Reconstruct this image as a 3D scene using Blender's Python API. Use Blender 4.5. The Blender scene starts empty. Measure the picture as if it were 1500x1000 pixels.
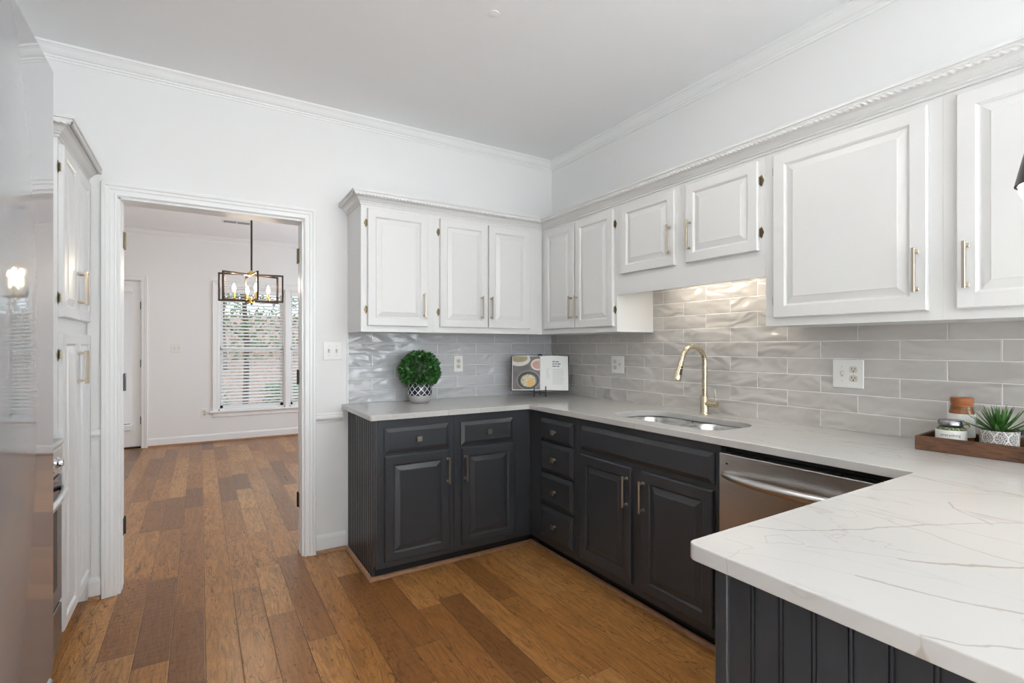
import bpy, bmesh, math, random
from mathutils import Vector, Matrix
random.seed(7)
scene = bpy.context.scene
COL = scene.collection
PI = math.pi
R = math.radians

# ------------------------------------------------------------------ camera
cam_d = bpy.data.cameras.new('camera')
cam = bpy.data.objects.new('camera', cam_d)
COL.objects.link(cam)
scene.camera = cam
cam_d.sensor_width = 36.0
cam_d.lens = 738.17 / 1500 * 36.0
cam_d.shift_y = 7.65 / 1500
cam_d.clip_start = 0.02
cam.location = (0, 0, 1.293)
cam.rotation_euler = (R(90), 0, R(-31.725))

# ------------------------------------------------------------------ world, daylight, exposure
w = bpy.data.worlds.new('world'); scene.world = w
w.use_nodes = True
wn = w.node_tree.nodes; wl = w.node_tree.links
bgn = wn['Background']
sky = wn.new('ShaderNodeTexSky'); sky.sky_type = 'HOSEK_WILKIE'
sky.sun_direction = Vector((-0.55, -0.35, 0.75)).normalized(); sky.turbidity = 5.0; sky.ground_albedo = 0.35
mixw = wn.new('ShaderNodeMix'); mixw.data_type = 'RGBA'
mixw.inputs[0].default_value = 0.55
wl.new(sky.outputs[0], mixw.inputs[6]); mixw.inputs[7].default_value = (0.86, 0.93, 1.0, 1)
wl.new(mixw.outputs[2], bgn.inputs[0]); bgn.inputs[1].default_value = 1.9

def area(name, loc, rot, sx, sy, power, col):
    l = bpy.data.lights.new(name, 'AREA'); l.shape = 'RECTANGLE'; l.size = sx; l.size_y = sy
    l.energy = power; l.color = col
    o = bpy.data.objects.new(name, l); COL.objects.link(o)
    o.location = loc; o.rotation_euler = rot
    return o
# added fill lamps, set as daylight at unseen family and breakfast room windows
area('daylight_rear', (1.6, -4.92, 1.45), (R(115), 0, 0), 5.2, 1.9, 110, (0.86, 0.93, 1.0))
area('daylight_family', (4.92, -2.9, 1.45), (R(115), 0, R(90)), 3.0, 1.9, 60, (0.88, 0.94, 1.0))
area('daylight_breakfast', (2.93, 5.7, 1.35), (R(112), 0, R(90)), 2.6, 1.7, 40, (0.80, 0.89, 1.0))
# added downlights out of view, for even fill (their housings are built further down)
def spot(loc, power, col=(1.0, 0.93, 0.84)):
    l = bpy.data.lights.new('downlight_lamp', 'AREA'); l.shape = 'DISK'; l.size = 0.13
    l.energy = power; l.color = col
    o = bpy.data.objects.new('downlight_lamp', l); COL.objects.link(o); o.location = loc
DOWN = [(0.50, 1.92), (1.28, 1.38), (-0.2, -2.3), (1.2, -2.3), (2.6, -2.3), (-0.2, -3.8), (1.2, -3.8), (2.6, -3.8), (4.0, -3.0)]
for i, (x, y) in enumerate(DOWN):
    if i < 2: spot((x, y, 2.772), 2.4, (1.0, 0.96, 0.91)); continue
    _l = bpy.data.lights.new('downlight_lamp', 'SPOT'); _l.energy = 330; _l.color = (0.93, 0.96, 1.0)
    _l.spot_size = R(88); _l.spot_blend = 0.4; _l.shadow_soft_size = 0.06
    _o = bpy.data.objects.new('downlight_lamp', _l); COL.objects.link(_o); _o.location = (x, y, 2.772)
BOWL = (0.35, -0.95, 2.46)  # added bowl light behind the camera, put in to brighten the ceiling
_l = bpy.data.lights.new('bowl_lamp', 'POINT'); _l.energy = 2.5; _l.color = (1.0, 0.97, 0.93); _l.shadow_soft_size = 0.12
_o = bpy.data.objects.new('bowl_lamp', _l); COL.objects.link(_o); _o.location = (BOWL[0], BOWL[1], BOWL[2] + 0.03)
vs = scene.view_settings
vs.view_transform = 'Standard'; vs.look = 'None'; vs.gamma = 1.0; vs.use_curve_mapping = False
vs.exposure = 0.74
try:
    scene.cycles.use_denoising = True
    scene.cycles.transparent_max_bounces = 24; scene.cycles.max_bounces = 10; scene.cycles.diffuse_bounces = 6
    scene.cycles.sample_clamp_indirect = 6.0
    scene.cycles.caustics_reflective = False; scene.cycles.caustics_refractive = False
except Exception: pass

# ------------------------------------------------------------------ materials
class NT:
    def __init__(s, name):
        s.m = bpy.data.materials.new(name); s.m.use_nodes = True
        s.t = s.m.node_tree; s.b = s.t.nodes['Principled BSDF']
    def n(s, typ, ins=None, **kw):
        nd = s.t.nodes.new(typ)
        for k, v in kw.items(): setattr(nd, k, v)
        for k, v in (ins or {}).items():
            if hasattr(v, 'is_linked') or isinstance(v, bpy.types.NodeSocket): s.t.links.new(v, nd.inputs[k])
            else: nd.inputs[k].default_value = v
        return nd
    def math(s, op, a, b=None, c=None):
        ins = {0: a}
        if b is not None: ins[1] = b
        if c is not None: ins[2] = c
        return s.n('ShaderNodeMath', ins, operation=op).outputs[0]
    def mix(s, f, a, b, blend='MIX'):
        return s.n('ShaderNodeMix', {0: f, 6: a, 7: b}, data_type='RGBA', blend_type=blend).outputs[2]
    def ramp(s, f, stops):
        nd = s.n('ShaderNodeValToRGB', {0: f}); cr = nd.color_ramp
        while len(cr.elements) < len(stops): cr.elements.new(0.5)
        for e, (p, c) in zip(cr.elements, stops):
            e.position = p; e.color = c if len(c) == 4 else (*c, 1)
        return nd.outputs[0]
    def pos(s):
        return s.n('ShaderNodeNewGeometry').outputs['Position']
    def obj(s):
        return s.n('ShaderNodeTexCoord').outputs['Object']
    def noise(s, vec, scale, detail=3, rough=0.5, dist=0.0, w=None):
        ins = {'Vector': vec, 'Scale': scale, 'Detail': detail, 'Roughness': rough, 'Distortion': dist}
        nd = s.t.nodes.new('ShaderNodeTexNoise')
        if w is not None: nd.noise_dimensions = '4D'; ins['W'] = w
        for k, v in ins.items():
            if isinstance(v, bpy.types.NodeSocket): s.t.links.new(v, nd.inputs[k])
            else: nd.inputs[k].default_value = v
        return nd.outputs[0]
    def bump(s, h, strength=0.2, dist=0.01, normal=None):
        ins = {'Height': h, 'Strength': strength, 'Distance': dist}
        if normal is not None: ins['Normal'] = normal
        o = s.n('ShaderNodeBump', ins).outputs[0]
        s.t.links.new(o, s.b.inputs['Normal']); return o
    def set(s, **kw):
        names = dict(col='Base Color', rough='Roughness', metal='Metallic', spec='Specular IOR Level', coat='Coat Weight', coatr='Coat Roughness', trans='Transmission Weight', aniso='Anisotropic', em='Emission Color', ems='Emission Strength', alpha='Alpha', sub='Subsurface Weight')
        for k, v in kw.items():
            i = s.b.inputs[names[k]]
            if isinstance(v, bpy.types.NodeSocket): s.t.links.new(v, i)
            else:
                if i.type == 'RGBA' and len(v) == 3: v = (*v, 1)
                i.default_value = v
        return s
def paint(name, col, rough=0.5, bs=0.06, scale=60, **kw):
    t = NT(name); p = t.pos()
    n = t.noise(p, scale, 4, 0.6)
    c = t.mix(t.noise(p, 2.2, 2), tuple(x * 0.985 for x in col) + (1,), tuple(min(1, x * 1.015) for x in col) + (1,))
    t.set(col=c, rough=rough, **kw); t.bump(n, bs, 0.002)
    return t.m
M = {}
M['wall'] = paint('wall_paint', (0.84, 0.843, 0.835), 0.75, 0.05, 130)
M['ceiling'] = paint('ceiling_paint', (0.90, 0.905, 0.92), 0.9, 0.06, 90)
M['rug'] = paint('cream_wool', (0.80, 0.79, 0.76), 0.95, 0.4, 300)  # pale colour of the added rug that reflects light upwards
M['trim'] = paint('trim_paint', (0.86, 0.865, 0.86), 0.32, 0.015, 40)
M['cabinet_white'] = paint('white_cabinet_paint', (0.71, 0.712, 0.702), 0.34, 0.02, 50)
M['plate'] = paint('white_plate_plastic', (0.82, 0.815, 0.79), 0.35, 0.02, 40)
M['beige'] = paint('receptacle_plastic', (0.62, 0.59, 0.50), 0.35, 0.02, 40)
M['blackhole'] = paint('slot_dark', (0.02, 0.02, 0.02), 0.5)
M['blind'] = paint('blind_slat_white', (0.86, 0.86, 0.86), 0.45, 0.03, 20)
M['page'] = paint('book_paper', (0.80, 0.80, 0.78), 0.6, 0.02, 30)
M['print'] = paint('book_print', (0.06, 0.06, 0.06), 0.6)
M['printpale'] = paint('book_print_pale', (0.55, 0.55, 0.55), 0.6)
M['black'] = paint('black_metal', (0.012, 0.012, 0.013), 0.4, 0.03, 30)
M['toe'] = paint('toe_kick_black', (0.006, 0.006, 0.008), 0.6)
M['darkseal'] = paint('dark_gap', (0.01, 0.01, 0.01), 0.6)

def mk_dark():
    t = NT('charcoal_cabinet_paint'); p = t.pos()
    c = t.mix(t.noise(p, 3, 2), (0.033, 0.036, 0.041, 1), (0.041, 0.044, 0.050, 1))
    t.set(col=c, rough=0.30, spec=0.5)
    s = t.n('ShaderNodeMapping', {0: p, 3: (30, 30, 4)}).outputs[0]
    t.bump(t.noise(s, 6, 4), 0.12, 0.002)
    return t.m
M['dark'] = mk_dark()

def metal(name, col, rough, brush=None, bs=0.05):
    t = NT(name); p = t.pos()
    if brush:
        s = t.n('ShaderNodeMapping', {0: p, 3: brush}).outputs[0]
        n = t.noise(s, 10, 3)
        r = t.math('MULTIPLY_ADD', n, 0.14, rough - 0.07)
        t.set(col=col, metal=1.0, rough=r); t.bump(n, bs, 0.001)
    else:
        n = t.noise(p, 80, 2)
        t.set(col=col, metal=1.0, rough=t.math('MULTIPLY_ADD', n, 0.1, rough - 0.05))
    return t.m
M['bronze'] = metal('champagne_bronze', (0.56, 0.485, 0.395), 0.30)
M['gold'] = metal('brushed_gold', (0.60, 0.52, 0.38), 0.26)
M['brassbright'] = metal('polished_brass', (0.95, 0.66, 0.22), 0.2)
M['antique'] = metal('antique_brass', (0.20, 0.16, 0.09), 0.38)
M['hingedark'] = metal('dark_hinge_metal', (0.10, 0.10, 0.10), 0.35)
M['darkbronze'] = metal('dark_bronze', (0.075, 0.055, 0.045), 0.4)
M['steel'] = metal('brushed_steel', (0.60, 0.585, 0.57), 0.30, (1, 1, 120), 0.006)
def mk_fridge():
    t = NT('clear_coated_stainless'); n = t.noise(t.n('ShaderNodeMapping', {0: t.pos(), 3: (2, 1.5, 60)}).outputs[0], 8, 3)
    t.set(col=(0.24, 0.25, 0.275), metal=0.55, rough=t.math('MULTIPLY_ADD', n, 0.08, 0.42), coat=1.0, coatr=0.045)
    return t.m
M['fridge'] = mk_fridge()
M['sink'] = metal('sink_steel', (0.62, 0.61, 0.59), 0.25, (120, 3, 3))
M['rangesteel'] = metal('dark_stainless', (0.16, 0.16, 0.17), 0.25, (1, 1, 120), 0.006)  # steel darkened to stand for the dark floor it mirrors
M['chrome'] = metal('chrome', (0.75, 0.75, 0.76), 0.12)
M['leadlid'] = metal('pewter_lid', (0.30, 0.30, 0.33), 0.25)

VEINS = [([(0.95, 0.63), (1.036, 0.536), (1.13, 0.492), (1.294, 0.436), (1.40, 0.37), (1.62, 0.25)], 0.0028, 0.75),
         ([(1.255, 0.56), (1.245, 0.486), (1.184, 0.304), (1.194, 0.20), (1.25, 0.05)], 0.0026, 0.6),
         ([(0.95, 0.51), (1.027, 0.394)], 0.0018, 0.5), ([(1.027, 0.394), (1.091, 0.319), (1.168, 0.266), (1.32, 0.16)], 0.0050, 0.9),
         ([(0.80, 0.56), (0.864, 0.472), (0.893, 0.40)], 0.0013, 0.35), ([(0.893, 0.40), (0.923, 0.321), (0.947, 0.268), (0.975, 0.20), (1.03, 0.05)], 0.0036, 0.8),
         ([(1.51, 0.47), (1.451, 0.432), (1.39, 0.36)], 0.0030, 0.7), ([(0.78, 0.285), (0.819, 0.236), (0.90, 0.15), (1.0, -0.02)], 0.0028, 0.75),
         ([(1.47, 0.63), (1.56, 0.55), (1.715, 0.402), (1.85, 0.22)], 0.0026, 0.55), ([(1.041, 0.658), (1.038, 0.595), (1.05, 0.50)], 0.0020, 0.5),
         ([(0.86, 0.61), (0.857, 0.548), (0.783, 0.545), (0.76, 0.55)], 0.0016, 0.5), ([(0.928, 0.578), (0.977, 0.56), (0.957, 0.52), (0.90, 0.555), (0.935, 0.58)], 0.0016, 0.5),
         ([(1.945, 0.82), (1.974, 0.723), (2.057, 0.60), (1.99, 0.42), (1.93, 0.2)], 0.0034, 0.6), ([(2.16, 1.20), (2.13, 1.05), (2.05, 0.88), (2.09, 0.70)], 0.0028, 0.5),
         ([(0.90, 3.05), (0.97, 2.90), (1.00, 2.78), (1.24, 2.67)], 0.0030, 0.45), ([(2.02, 2.45), (2.0, 2.25), (2.2, 2.12), (2.33, 2.12)], 0.0028, 0.5),
         ([(1.80, 1.30), (1.87, 1.20), (1.83, 1.02), (1.79, 0.90)], 0.0030, 0.6), ([(1.85, 0.95), (1.97, 0.83), (2.2, 0.80)], 0.0022, 0.4)]
def mk_quartz():
    t = NT('white_veined_quartz'); p = t.pos()
    def vein(rot, sc, width, wscale, seed, thr, edge):
        m = t.n('ShaderNodeMapping', {0: p, 1: (seed, seed * 0.7, 0), 2: (0, 0, rot), 3: sc}).outputs[0]
        d = t.noise(m, wscale, 5, 0.55, 0.6)
        a = t.math('ABSOLUTE', t.math('SUBTRACT', d, 0.5))
        v = t.math('SUBTRACT', 1.0, t.n('ShaderNodeMapRange', {0: a, 1: 0.0, 2: width, 3: 0.0, 4: 1.0}, clamp=True).outputs[0])
        g = t.noise(p, 3.3, 3, 0.6, 0, )
        gate = t.n('ShaderNodeMapRange', {0: t.noise(m, 2.3, 2), 1: thr, 2: thr + edge, 3: 0.0, 4: 1.0}, clamp=True).outputs[0]
        return t.math('MULTIPLY', t.math('POWER', v, 1.3), gate)
    v1 = vein(R(-52), (1.5, 0.36, 1), 0.0075, 1.7, 3.1, 0.44, 0.14)
    v2 = vein(R(-38), (1.5, 0.45, 1), 0.006, 2.9, 11.3, 0.47, 0.14)
    v3 = vein(R(-60), (1, 0.8, 1), 0.012, 6.0, 7.7, 0.57, 0.08)
    v = t.math('MAXIMUM', t.math('MULTIPLY', t.math('MAXIMUM', v1, t.math('MULTIPLY', v2, 0.75)), 0.6), t.math('MULTIPLY', v3, 0.45))
    # the slab's long hand-placed veins, as warped line segments in the plane of the slab
    wob = t.n('ShaderNodeTexNoise', {'Vector': p, 'Scale': 9.0, 'Detail': 4.0}).outputs[1]
    wv = t.n('ShaderNodeVectorMath', {0: t.n('ShaderNodeVectorMath', {0: wob, 1: (0.5, 0.5, 0.5)}, operation='SUBTRACT').outputs[0], 3: 0.055}, operation='SCALE').outputs[0]
    q = t.n('ShaderNodeVectorMath', {0: t.n('ShaderNodeVectorMath', {0: p, 1: wv}, operation='ADD').outputs[0], 1: (1, 1, 0)}, operation='MULTIPLY').outputs[0]
    wid = t.math('MULTIPLY_ADD', t.noise(p, 14, 3), 1.6, 0.2)
    for path, w_, st in VEINS:
        for (a, b) in zip(path[:-1], path[1:]):
            ab = Vector((b[0] - a[0], b[1] - a[1], 0)); L2 = ab.length_squared
            pa = t.n('ShaderNodeVectorMath', {0: q, 1: (a[0], a[1], 0)}, operation='SUBTRACT').outputs[0]
            h = t.n('ShaderNodeMath', {0: t.n('ShaderNodeVectorMath', {0: pa, 1: tuple(ab / L2)}, operation='DOT_PRODUCT').outputs['Value'], 1: 0.0}, operation='ADD', use_clamp=True).outputs[0]
            pr = t.n('ShaderNodeVectorMath', {0: tuple(ab), 3: h}, operation='SCALE').outputs[0]
            d = t.n('ShaderNodeVectorMath', {0: pa, 1: pr}, operation='DISTANCE').outputs['Value']
            k = t.math('DIVIDE', d, t.math('MULTIPLY', wid, w_))
            k = t.n('ShaderNodeMapRange', {0: k, 1: 0.3, 2: 1.0, 3: st, 4: 0.0}, clamp=True).outputs[0]
            v = t.math('MAXIMUM', v, k)
    base = t.mix(t.noise(p, 1.6, 3), (0.52, 0.512, 0.495, 1), (0.57, 0.56, 0.542, 1))
    c = t.mix(t.math('MULTIPLY', v, 0.8), base, (0.33, 0.29, 0.225, 1))
    t.set(col=c, rough=0.14, spec=0.5)
    return t.m
M['quartz'] = mk_quartz()

def mk_tile(name, axis, x0, ca, cb, cc):
    t = NT(name); p = t.pos()
    sp = t.n('ShaderNodeSeparateXYZ', {0: p})
    u = t.math('SUBTRACT', sp.outputs[axis], x0); v = t.math('SUBTRACT', sp.outputs[2], 0.9265)
    W, H = 0.3090, 0.0785
    row = t.math('FLOOR', t.math('DIVIDE', v, H))
    par = t.math('FLOORED_MODULO', row, 2.0)
    uu = t.math('ADD', t.math('DIVIDE', u, W), t.math('MULTIPLY', par, 0.5))
    colid = t.math('FLOOR', uu)
    fu = t.math('FRACT', uu); fv = t.math('FRACT', t.math('DIVIDE', v, H))
    eu = t.math('MULTIPLY', t.math('MINIMUM', fu, t.math('SUBTRACT', 1.0, fu)), W)
    ev = t.math('MULTIPLY', t.math('MINIMUM', fv, t.math('SUBTRACT', 1.0, fv)), H)
    e = t.math('MINIMUM', eu, ev)
    tile = t.n('ShaderNodeMapRange', {0: e, 1: 0.0010, 2: 0.0019, 3: 0.0, 4: 1.0}).outputs[0]
    cv = t.n('ShaderNodeCombineXYZ', {0: row, 1: colid, 2: 3.7})
    rnd = t.n('ShaderNodeTexWhiteNoise', {0: cv.outputs[0]}, noise_dimensions='3D').outputs[0]
    off = t.math('MULTIPLY', rnd, 37.0)
    sc = (1.0, 1.0, 1.9)
    mp = t.n('ShaderNodeMapping', {0: p, 3: sc, 2: (R(12), R(12), 0)}).outputs[0]
    wav = t.noise(mp, 6.0, 1.2, 0.4, 0.8, w=off)
    base = t.mix(rnd, (*ca, 1), (*cb, 1))
    base = t.mix(t.math('MULTIPLY', t.noise(mp, 9.0, 3, 0.5, 0.0, w=off), 0.5), base, (*cc, 1))
    c = t.mix(tile, (0.84, 0.83, 0.81, 1), base)
    r = t.math('MULTIPLY_ADD', tile, -0.54, 0.7)
    t.set(col=c, rough=r, spec=0.55)
    pil = t.n('ShaderNodeMapRange', {0: e, 1: 0.0010, 2: 0.006, 3: 0.0, 4: 1.0}, interpolation_type='SMOOTHSTEP').outputs[0]
    b1 = t.bump(pil, 0.5, 0.0018)
    t.bump(wav, 0.9, 0.034, b1)
    return t.m
M['tile_back'] = mk_tile('grey_glazed_tile', 0, 1.119 - 0.309 * 12, (0.45, 0.455, 0.47), (0.52, 0.525, 0.54), (0.58, 0.585, 0.60))  # bluish skylight sheen put into the grey tile's colour
M['tile_side'] = mk_tile('taupe_glazed_tile', 1, 0.619 - 0.31 * 12, (0.465, 0.44, 0.415), (0.54, 0.515, 0.485), (0.60, 0.575, 0.55))  # same tile, colour warmed for the light on the sink wall

def mk_floor():
    t = NT('hickory_planks'); p = t.pos()
    sp = t.n('ShaderNodeSeparateXYZ', {0: p})
    X, Y = sp.outputs[0], sp.outputs[1]
    W = 0.127
    cx = t.math('DIVIDE', t.math('SUBTRACT', X, 0.018), W)
    cid = t.math('FLOOR', cx); fx = t.math('FRACT', cx)
    def wn1(a, seed): 
        v = t.n('ShaderNodeCombineXYZ', {0: a, 1: seed, 2: 0.5})
        return t.n('ShaderNodeTexWhiteNoise', {0: v.outputs[0]}, noise_dimensions='3D').outputs[0]
    L = t.math('MULTIPLY_ADD', wn1(cid, 1.3), 0.55, 0.62)
    yy = t.math('ADD', t.math('DIVIDE', Y, L), t.math('MULTIPLY', wn1(cid, 9.1), 11.0))
    rid = t.math('FLOOR', yy); fy = t.math('FRACT', yy)
    v2 = t.n('ShaderNodeCombineXYZ', {0: cid, 1: rid, 2: 2.2})
    wnn = t.n('ShaderNodeTexWhiteNoise', {0: v2.outputs[0]}, noise_dimensions='3D')
    rnd = wnn.outputs[0]
    rnd2 = t.n('ShaderNodeSeparateColor', {0: wnn.outputs[1]}).outputs[1]
    ex = t.math('MULTIPLY', t.math('MINIMUM', fx, t.math('SUBTRACT', 1.0, fx)), W)
    ey = t.math('MULTIPLY', t.math('MINIMUM', fy, t.math('SUBTRACT', 1.0, fy)), L)
    e = t.math('MINIMUM', ex, ey)
    off = t.math('MULTIPLY', rnd, 53.0)
    gm = t.n('ShaderNodeMapping', {0: p, 3: (9.0, 1.3, 1.0)}).outputs[0]
    warp = t.noise(gm, 1.3, 2, 0.5, 0.2, w=off)
    grain = t.noise(gm, 4.0, 6, 0.62, 1.6, w=off)
    fine = t.noise(t.n('ShaderNodeMapping', {0: p, 3: (60.0, 5.0, 1.0)}).outputs[0], 3.0, 4, 0.6, 0.3, w=off)
    rings = t.math('FRACT', t.math('MULTIPLY', warp, 17.0))
    ringline = t.n('ShaderNodeMapRange', {0: t.math('ABSOLUTE', t.math('SUBTRACT', rings, 0.5)), 1: 0.0, 2: 0.11, 3: 1.0, 4: 0.0}, clamp=True).outputs[0]
    ringgate = t.n('ShaderNodeMapRange', {0: t.noise(gm, 1.6, 2, 0.5, 0, w=off), 1: 0.44, 2: 0.58, 3: 0.0, 4: 0.8}, clamp=True).outputs[0]
    ringf = t.math('MULTIPLY', ringline, ringgate)
    c0 = t.ramp(rnd, [(0.0, (0.140, 0.050, 0.013)), (0.25, (0.29, 0.115, 0.029)), (0.55, (0.42, 0.182, 0.047)), (0.8, (0.50, 0.232, 0.066)), (1.0, (0.59, 0.30, 0.10))])
    c1 = t.mix(t.ramp(grain, [(0.34, (0, 0, 0)), (0.62, (1, 1, 1))]), t.mix(0.62, c0, (0.075, 0.027, 0.008, 1)), c0)
    c2 = t.mix(t.math('MULTIPLY', t.math('POWER', fine, 2.0), 0.55), c1, (0.42, 0.215, 0.09, 1))
    c2 = t.mix(ringf, c2, (0.06, 0.024, 0.009, 1))
    fleck = t.n('ShaderNodeMapRange', {0: t.noise(t.n('ShaderNodeMapping', {0: p, 3: (34.0, 11.0, 1.0)}).outputs[0], 3.2, 2, 0.5, 0.8, w=off), 1: 0.64, 2: 0.70, 3: 0.0, 4: 0.75}, clamp=True).outputs[0]
    c2 = t.mix(fleck, c2, (0.07, 0.028, 0.010, 1))
    seam = t.n('ShaderNodeMapRange', {0: e, 1: 0.0006, 2: 0.0016, 3: 1.0, 4: 0.0}, clamp=True).outputs[0]
    c3 = t.mix(t.math('MULTIPLY', seam, 0.75), c2, (0.035, 0.016, 0.008, 1))
    rr = t.math('MULTIPLY_ADD', grain, -0.10, 0.34)
    t.set(col=c3, rough=rr, spec=0.32)
    # hand scraped ripples across each plank
    ph = t.math('MULTIPLY_ADD', Y, 150.0, t.math('MULTIPLY', t.noise(p, 5.0, 2), 9.0))
    ph = t.math('ADD', ph, off)
    rip = t.math('MULTIPLY', t.math('SINE', ph), t.math('MULTIPLY', t.math('POWER', rnd2, 2.0), 0.26))
    lng = t.noise(t.n('ShaderNodeMapping', {0: p, 3: (12.0, 2.0, 1.0)}).outputs[0], 2.0, 2, 0.5, 0.5, w=off)
    h = t.math('ADD', rip, t.math('MULTIPLY', lng, 2.6))
    h = t.math('ADD', h, t.math('MULTIPLY', fine, 0.35))
    edge = t.n('ShaderNodeMapRange', {0: e, 1: 0.0, 2: 0.004, 3: 0.0, 4: 1.0}, interpolation_type='SMOOTHSTEP').outputs[0]
    b1 = t.bump(edge, 0.6, 0.0012)
    t.bump(h, 0.42, 0.0016, b1)
    return t.m
M['floor'] = mk_floor()

def wood(name, a, b, sc, rough=0.45, dist=0.8):
    t = NT(name); p = t.pos()
    g = t.noise(t.n('ShaderNodeMapping', {0: p, 3: sc}).outputs[0], 5, 5, 0.6, dist)
    t.set(col=t.mix(t.ramp(g, [(0.3, (0, 0, 0)), (0.7, (1, 1, 1))]), (*a, 1), (*b, 1)), rough=rough)
    t.bump(g, 0.15, 0.002)
    return t.m
M['shoe'] = wood('shoe_moulding_wood', (0.24, 0.115, 0.052), (0.42, 0.23, 0.12), (6, 6, 30), 0.4)
M['traywood'] = wood('walnut_tray_wood', (0.040, 0.016, 0.008), (0.165, 0.075, 0.036), (22, 3, 22), 0.42)
M['capwood'] = wood('orange_wood_cap', (0.24, 0.075, 0.022), (0.38, 0.13, 0.045), (4, 4, 30), 0.35)

def glassm(name, tint=(1, 1, 1), amt=0.10, rough=0.02):
    m = bpy.data.materials.new(name); m.use_nodes = True
    nt = m.node_tree; nt.nodes.clear()
    o = nt.nodes.new('ShaderNodeOutputMaterial'); mx = nt.nodes.new('ShaderNodeMixShader')
    tr = nt.nodes.new('ShaderNodeBsdfTransparent'); gl = nt.nodes.new('ShaderNodeBsdfGlossy')
    fr = nt.nodes.new('ShaderNodeFresnel'); fr.inputs[0].default_value = 1.45
    nz = nt.nodes.new('ShaderNodeTexNoise'); nz.inputs['Scale'].default_value = 3.0
    mr = nt.nodes.new('ShaderNodeMapRange'); mr.inputs[3].default_value = rough; mr.inputs[4].default_value = rough * 1.5
    nt.links.new(nz.outputs[0], mr.inputs[0]); nt.links.new(mr.outputs[0], gl.inputs['Roughness'])
    tr.inputs[0].default_value = (*tint, 1)
    ge = nt.nodes.new('ShaderNodeNewGeometry'); ml = nt.nodes.new('ShaderNodeMath'); ml.operation = 'SUBTRACT'; ml.use_clamp = True
    nt.links.new(fr.outputs[0], ml.inputs[0]); nt.links.new(ge.outputs['Backfacing'], ml.inputs[1]); nt.links.new(ml.outputs[0], mx.inputs[0]); nt.links.new(tr.outputs[0], mx.inputs[1]); nt.links.new(gl.outputs[0], mx.inputs[2])
    nt.links.new(mx.outputs[0], o.inputs[0])
    return m
M['glass'] = glassm('window_glass', (0.97, 0.99, 0.98))
M['jarglass'] = glassm('jar_glass', (0.86, 0.92, 0.88))

def emis(name, col, s):
    t = NT(name); n = t.noise(t.pos(), 5, 1)
    t.set(col=(1, 1, 1), em=t.mix(n, (*col, 1), tuple(min(1, c * 1.02) for c in col) + (1,)), ems=s)
    return t.m
M['bulb'] = emis('lit_bulb', (1.0, 0.80, 0.50), 22.0)
M['bulbsoft'] = emis('lit_bulb_soft', (1.0, 0.86, 0.58), 3.0)
M['downlens'] = emis('downlight_lens', (1.0, 0.92, 0.80), 3.0)  # glow of the added downlights
_t = NT('frosted_glass'); _t.set(col=_t.mix(_t.noise(_t.pos(), 8), (0.93, 0.92, 0.90, 1), (0.96, 0.95, 0.93, 1)), rough=0.5, trans=0.92); _t.b.inputs['IOR'].default_value = 1.1
M['frost'] = _t.m
M['strip'] = emis('undercabinet_lens', (1.0, 0.90, 0.74), 2.0)

def mk_leaf(name, cols, rough=0.4):
    t = NT(name)
    r = t.n('ShaderNodeObjectInfo').outputs['Random']
    n = t.noise(t.pos(), 70, 2)
    st = [(0.2 + 0.6 * i / (len(cols) - 1), c) for i, c in enumerate(cols)]
    t.set(col=t.ramp(n, st), rough=rough)
    return t.m
M['leaf'] = mk_leaf('boxwood_leaf', [(0.008, 0.035, 0.008), (0.018, 0.085, 0.014), (0.035, 0.15, 0.025), (0.16, 0.33, 0.06)])
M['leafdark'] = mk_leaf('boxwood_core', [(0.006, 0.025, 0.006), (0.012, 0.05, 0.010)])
M['succ'] = mk_leaf('succulent_leaf', [(0.010, 0.045, 0.008), (0.030, 0.115, 0.016), (0.10, 0.21, 0.035)])
M['treeleaf'] = mk_leaf('tree_foliage', [(0.05, 0.10, 0.04), (0.18, 0.30, 0.14), (0.42, 0.52, 0.36)], 0.7)
M['herb'] = NT('dried_herb_mix').m
def mk_herb():
    t = NT('dried_herbs'); v = t.n('ShaderNodeTexVoronoi', {'Vector': t.pos(), 'Scale': 260.0})
    s = t.n('ShaderNodeSeparateColor', {0: v.outputs[1]}).outputs[0]
    t.set(col=t.ramp(s, [(0.0, (0.05, 0.06, 0.02)), (0.3, (0.22, 0.22, 0.09)), (0.6, (0.62, 0.56, 0.36)), (0.85, (0.10, 0.08, 0.04))]), rough=0.8)
    return t.m
M['herb'] = mk_herb()
def mk_spice(name, a, b):
    t = NT(name); t.set(col=t.mix(t.noise(t.pos(), 220, 3), (*a, 1), (*b, 1)), rough=0.5); return t.m
M['spice'] = mk_spice('orange_spice', (0.38, 0.07, 0.012), (0.62, 0.17, 0.04))
M['brownspice'] = mk_spice('brown_spice', (0.13, 0.04, 0.02), (0.30, 0.11, 0.05))
M['label'] = paint('paper_label', (0.78, 0.77, 0.74), 0.55, 0.02, 30)
M['soil'] = mk_spice('pot_soil', (0.02, 0.012, 0.008), (0.05, 0.03, 0.02))

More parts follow.
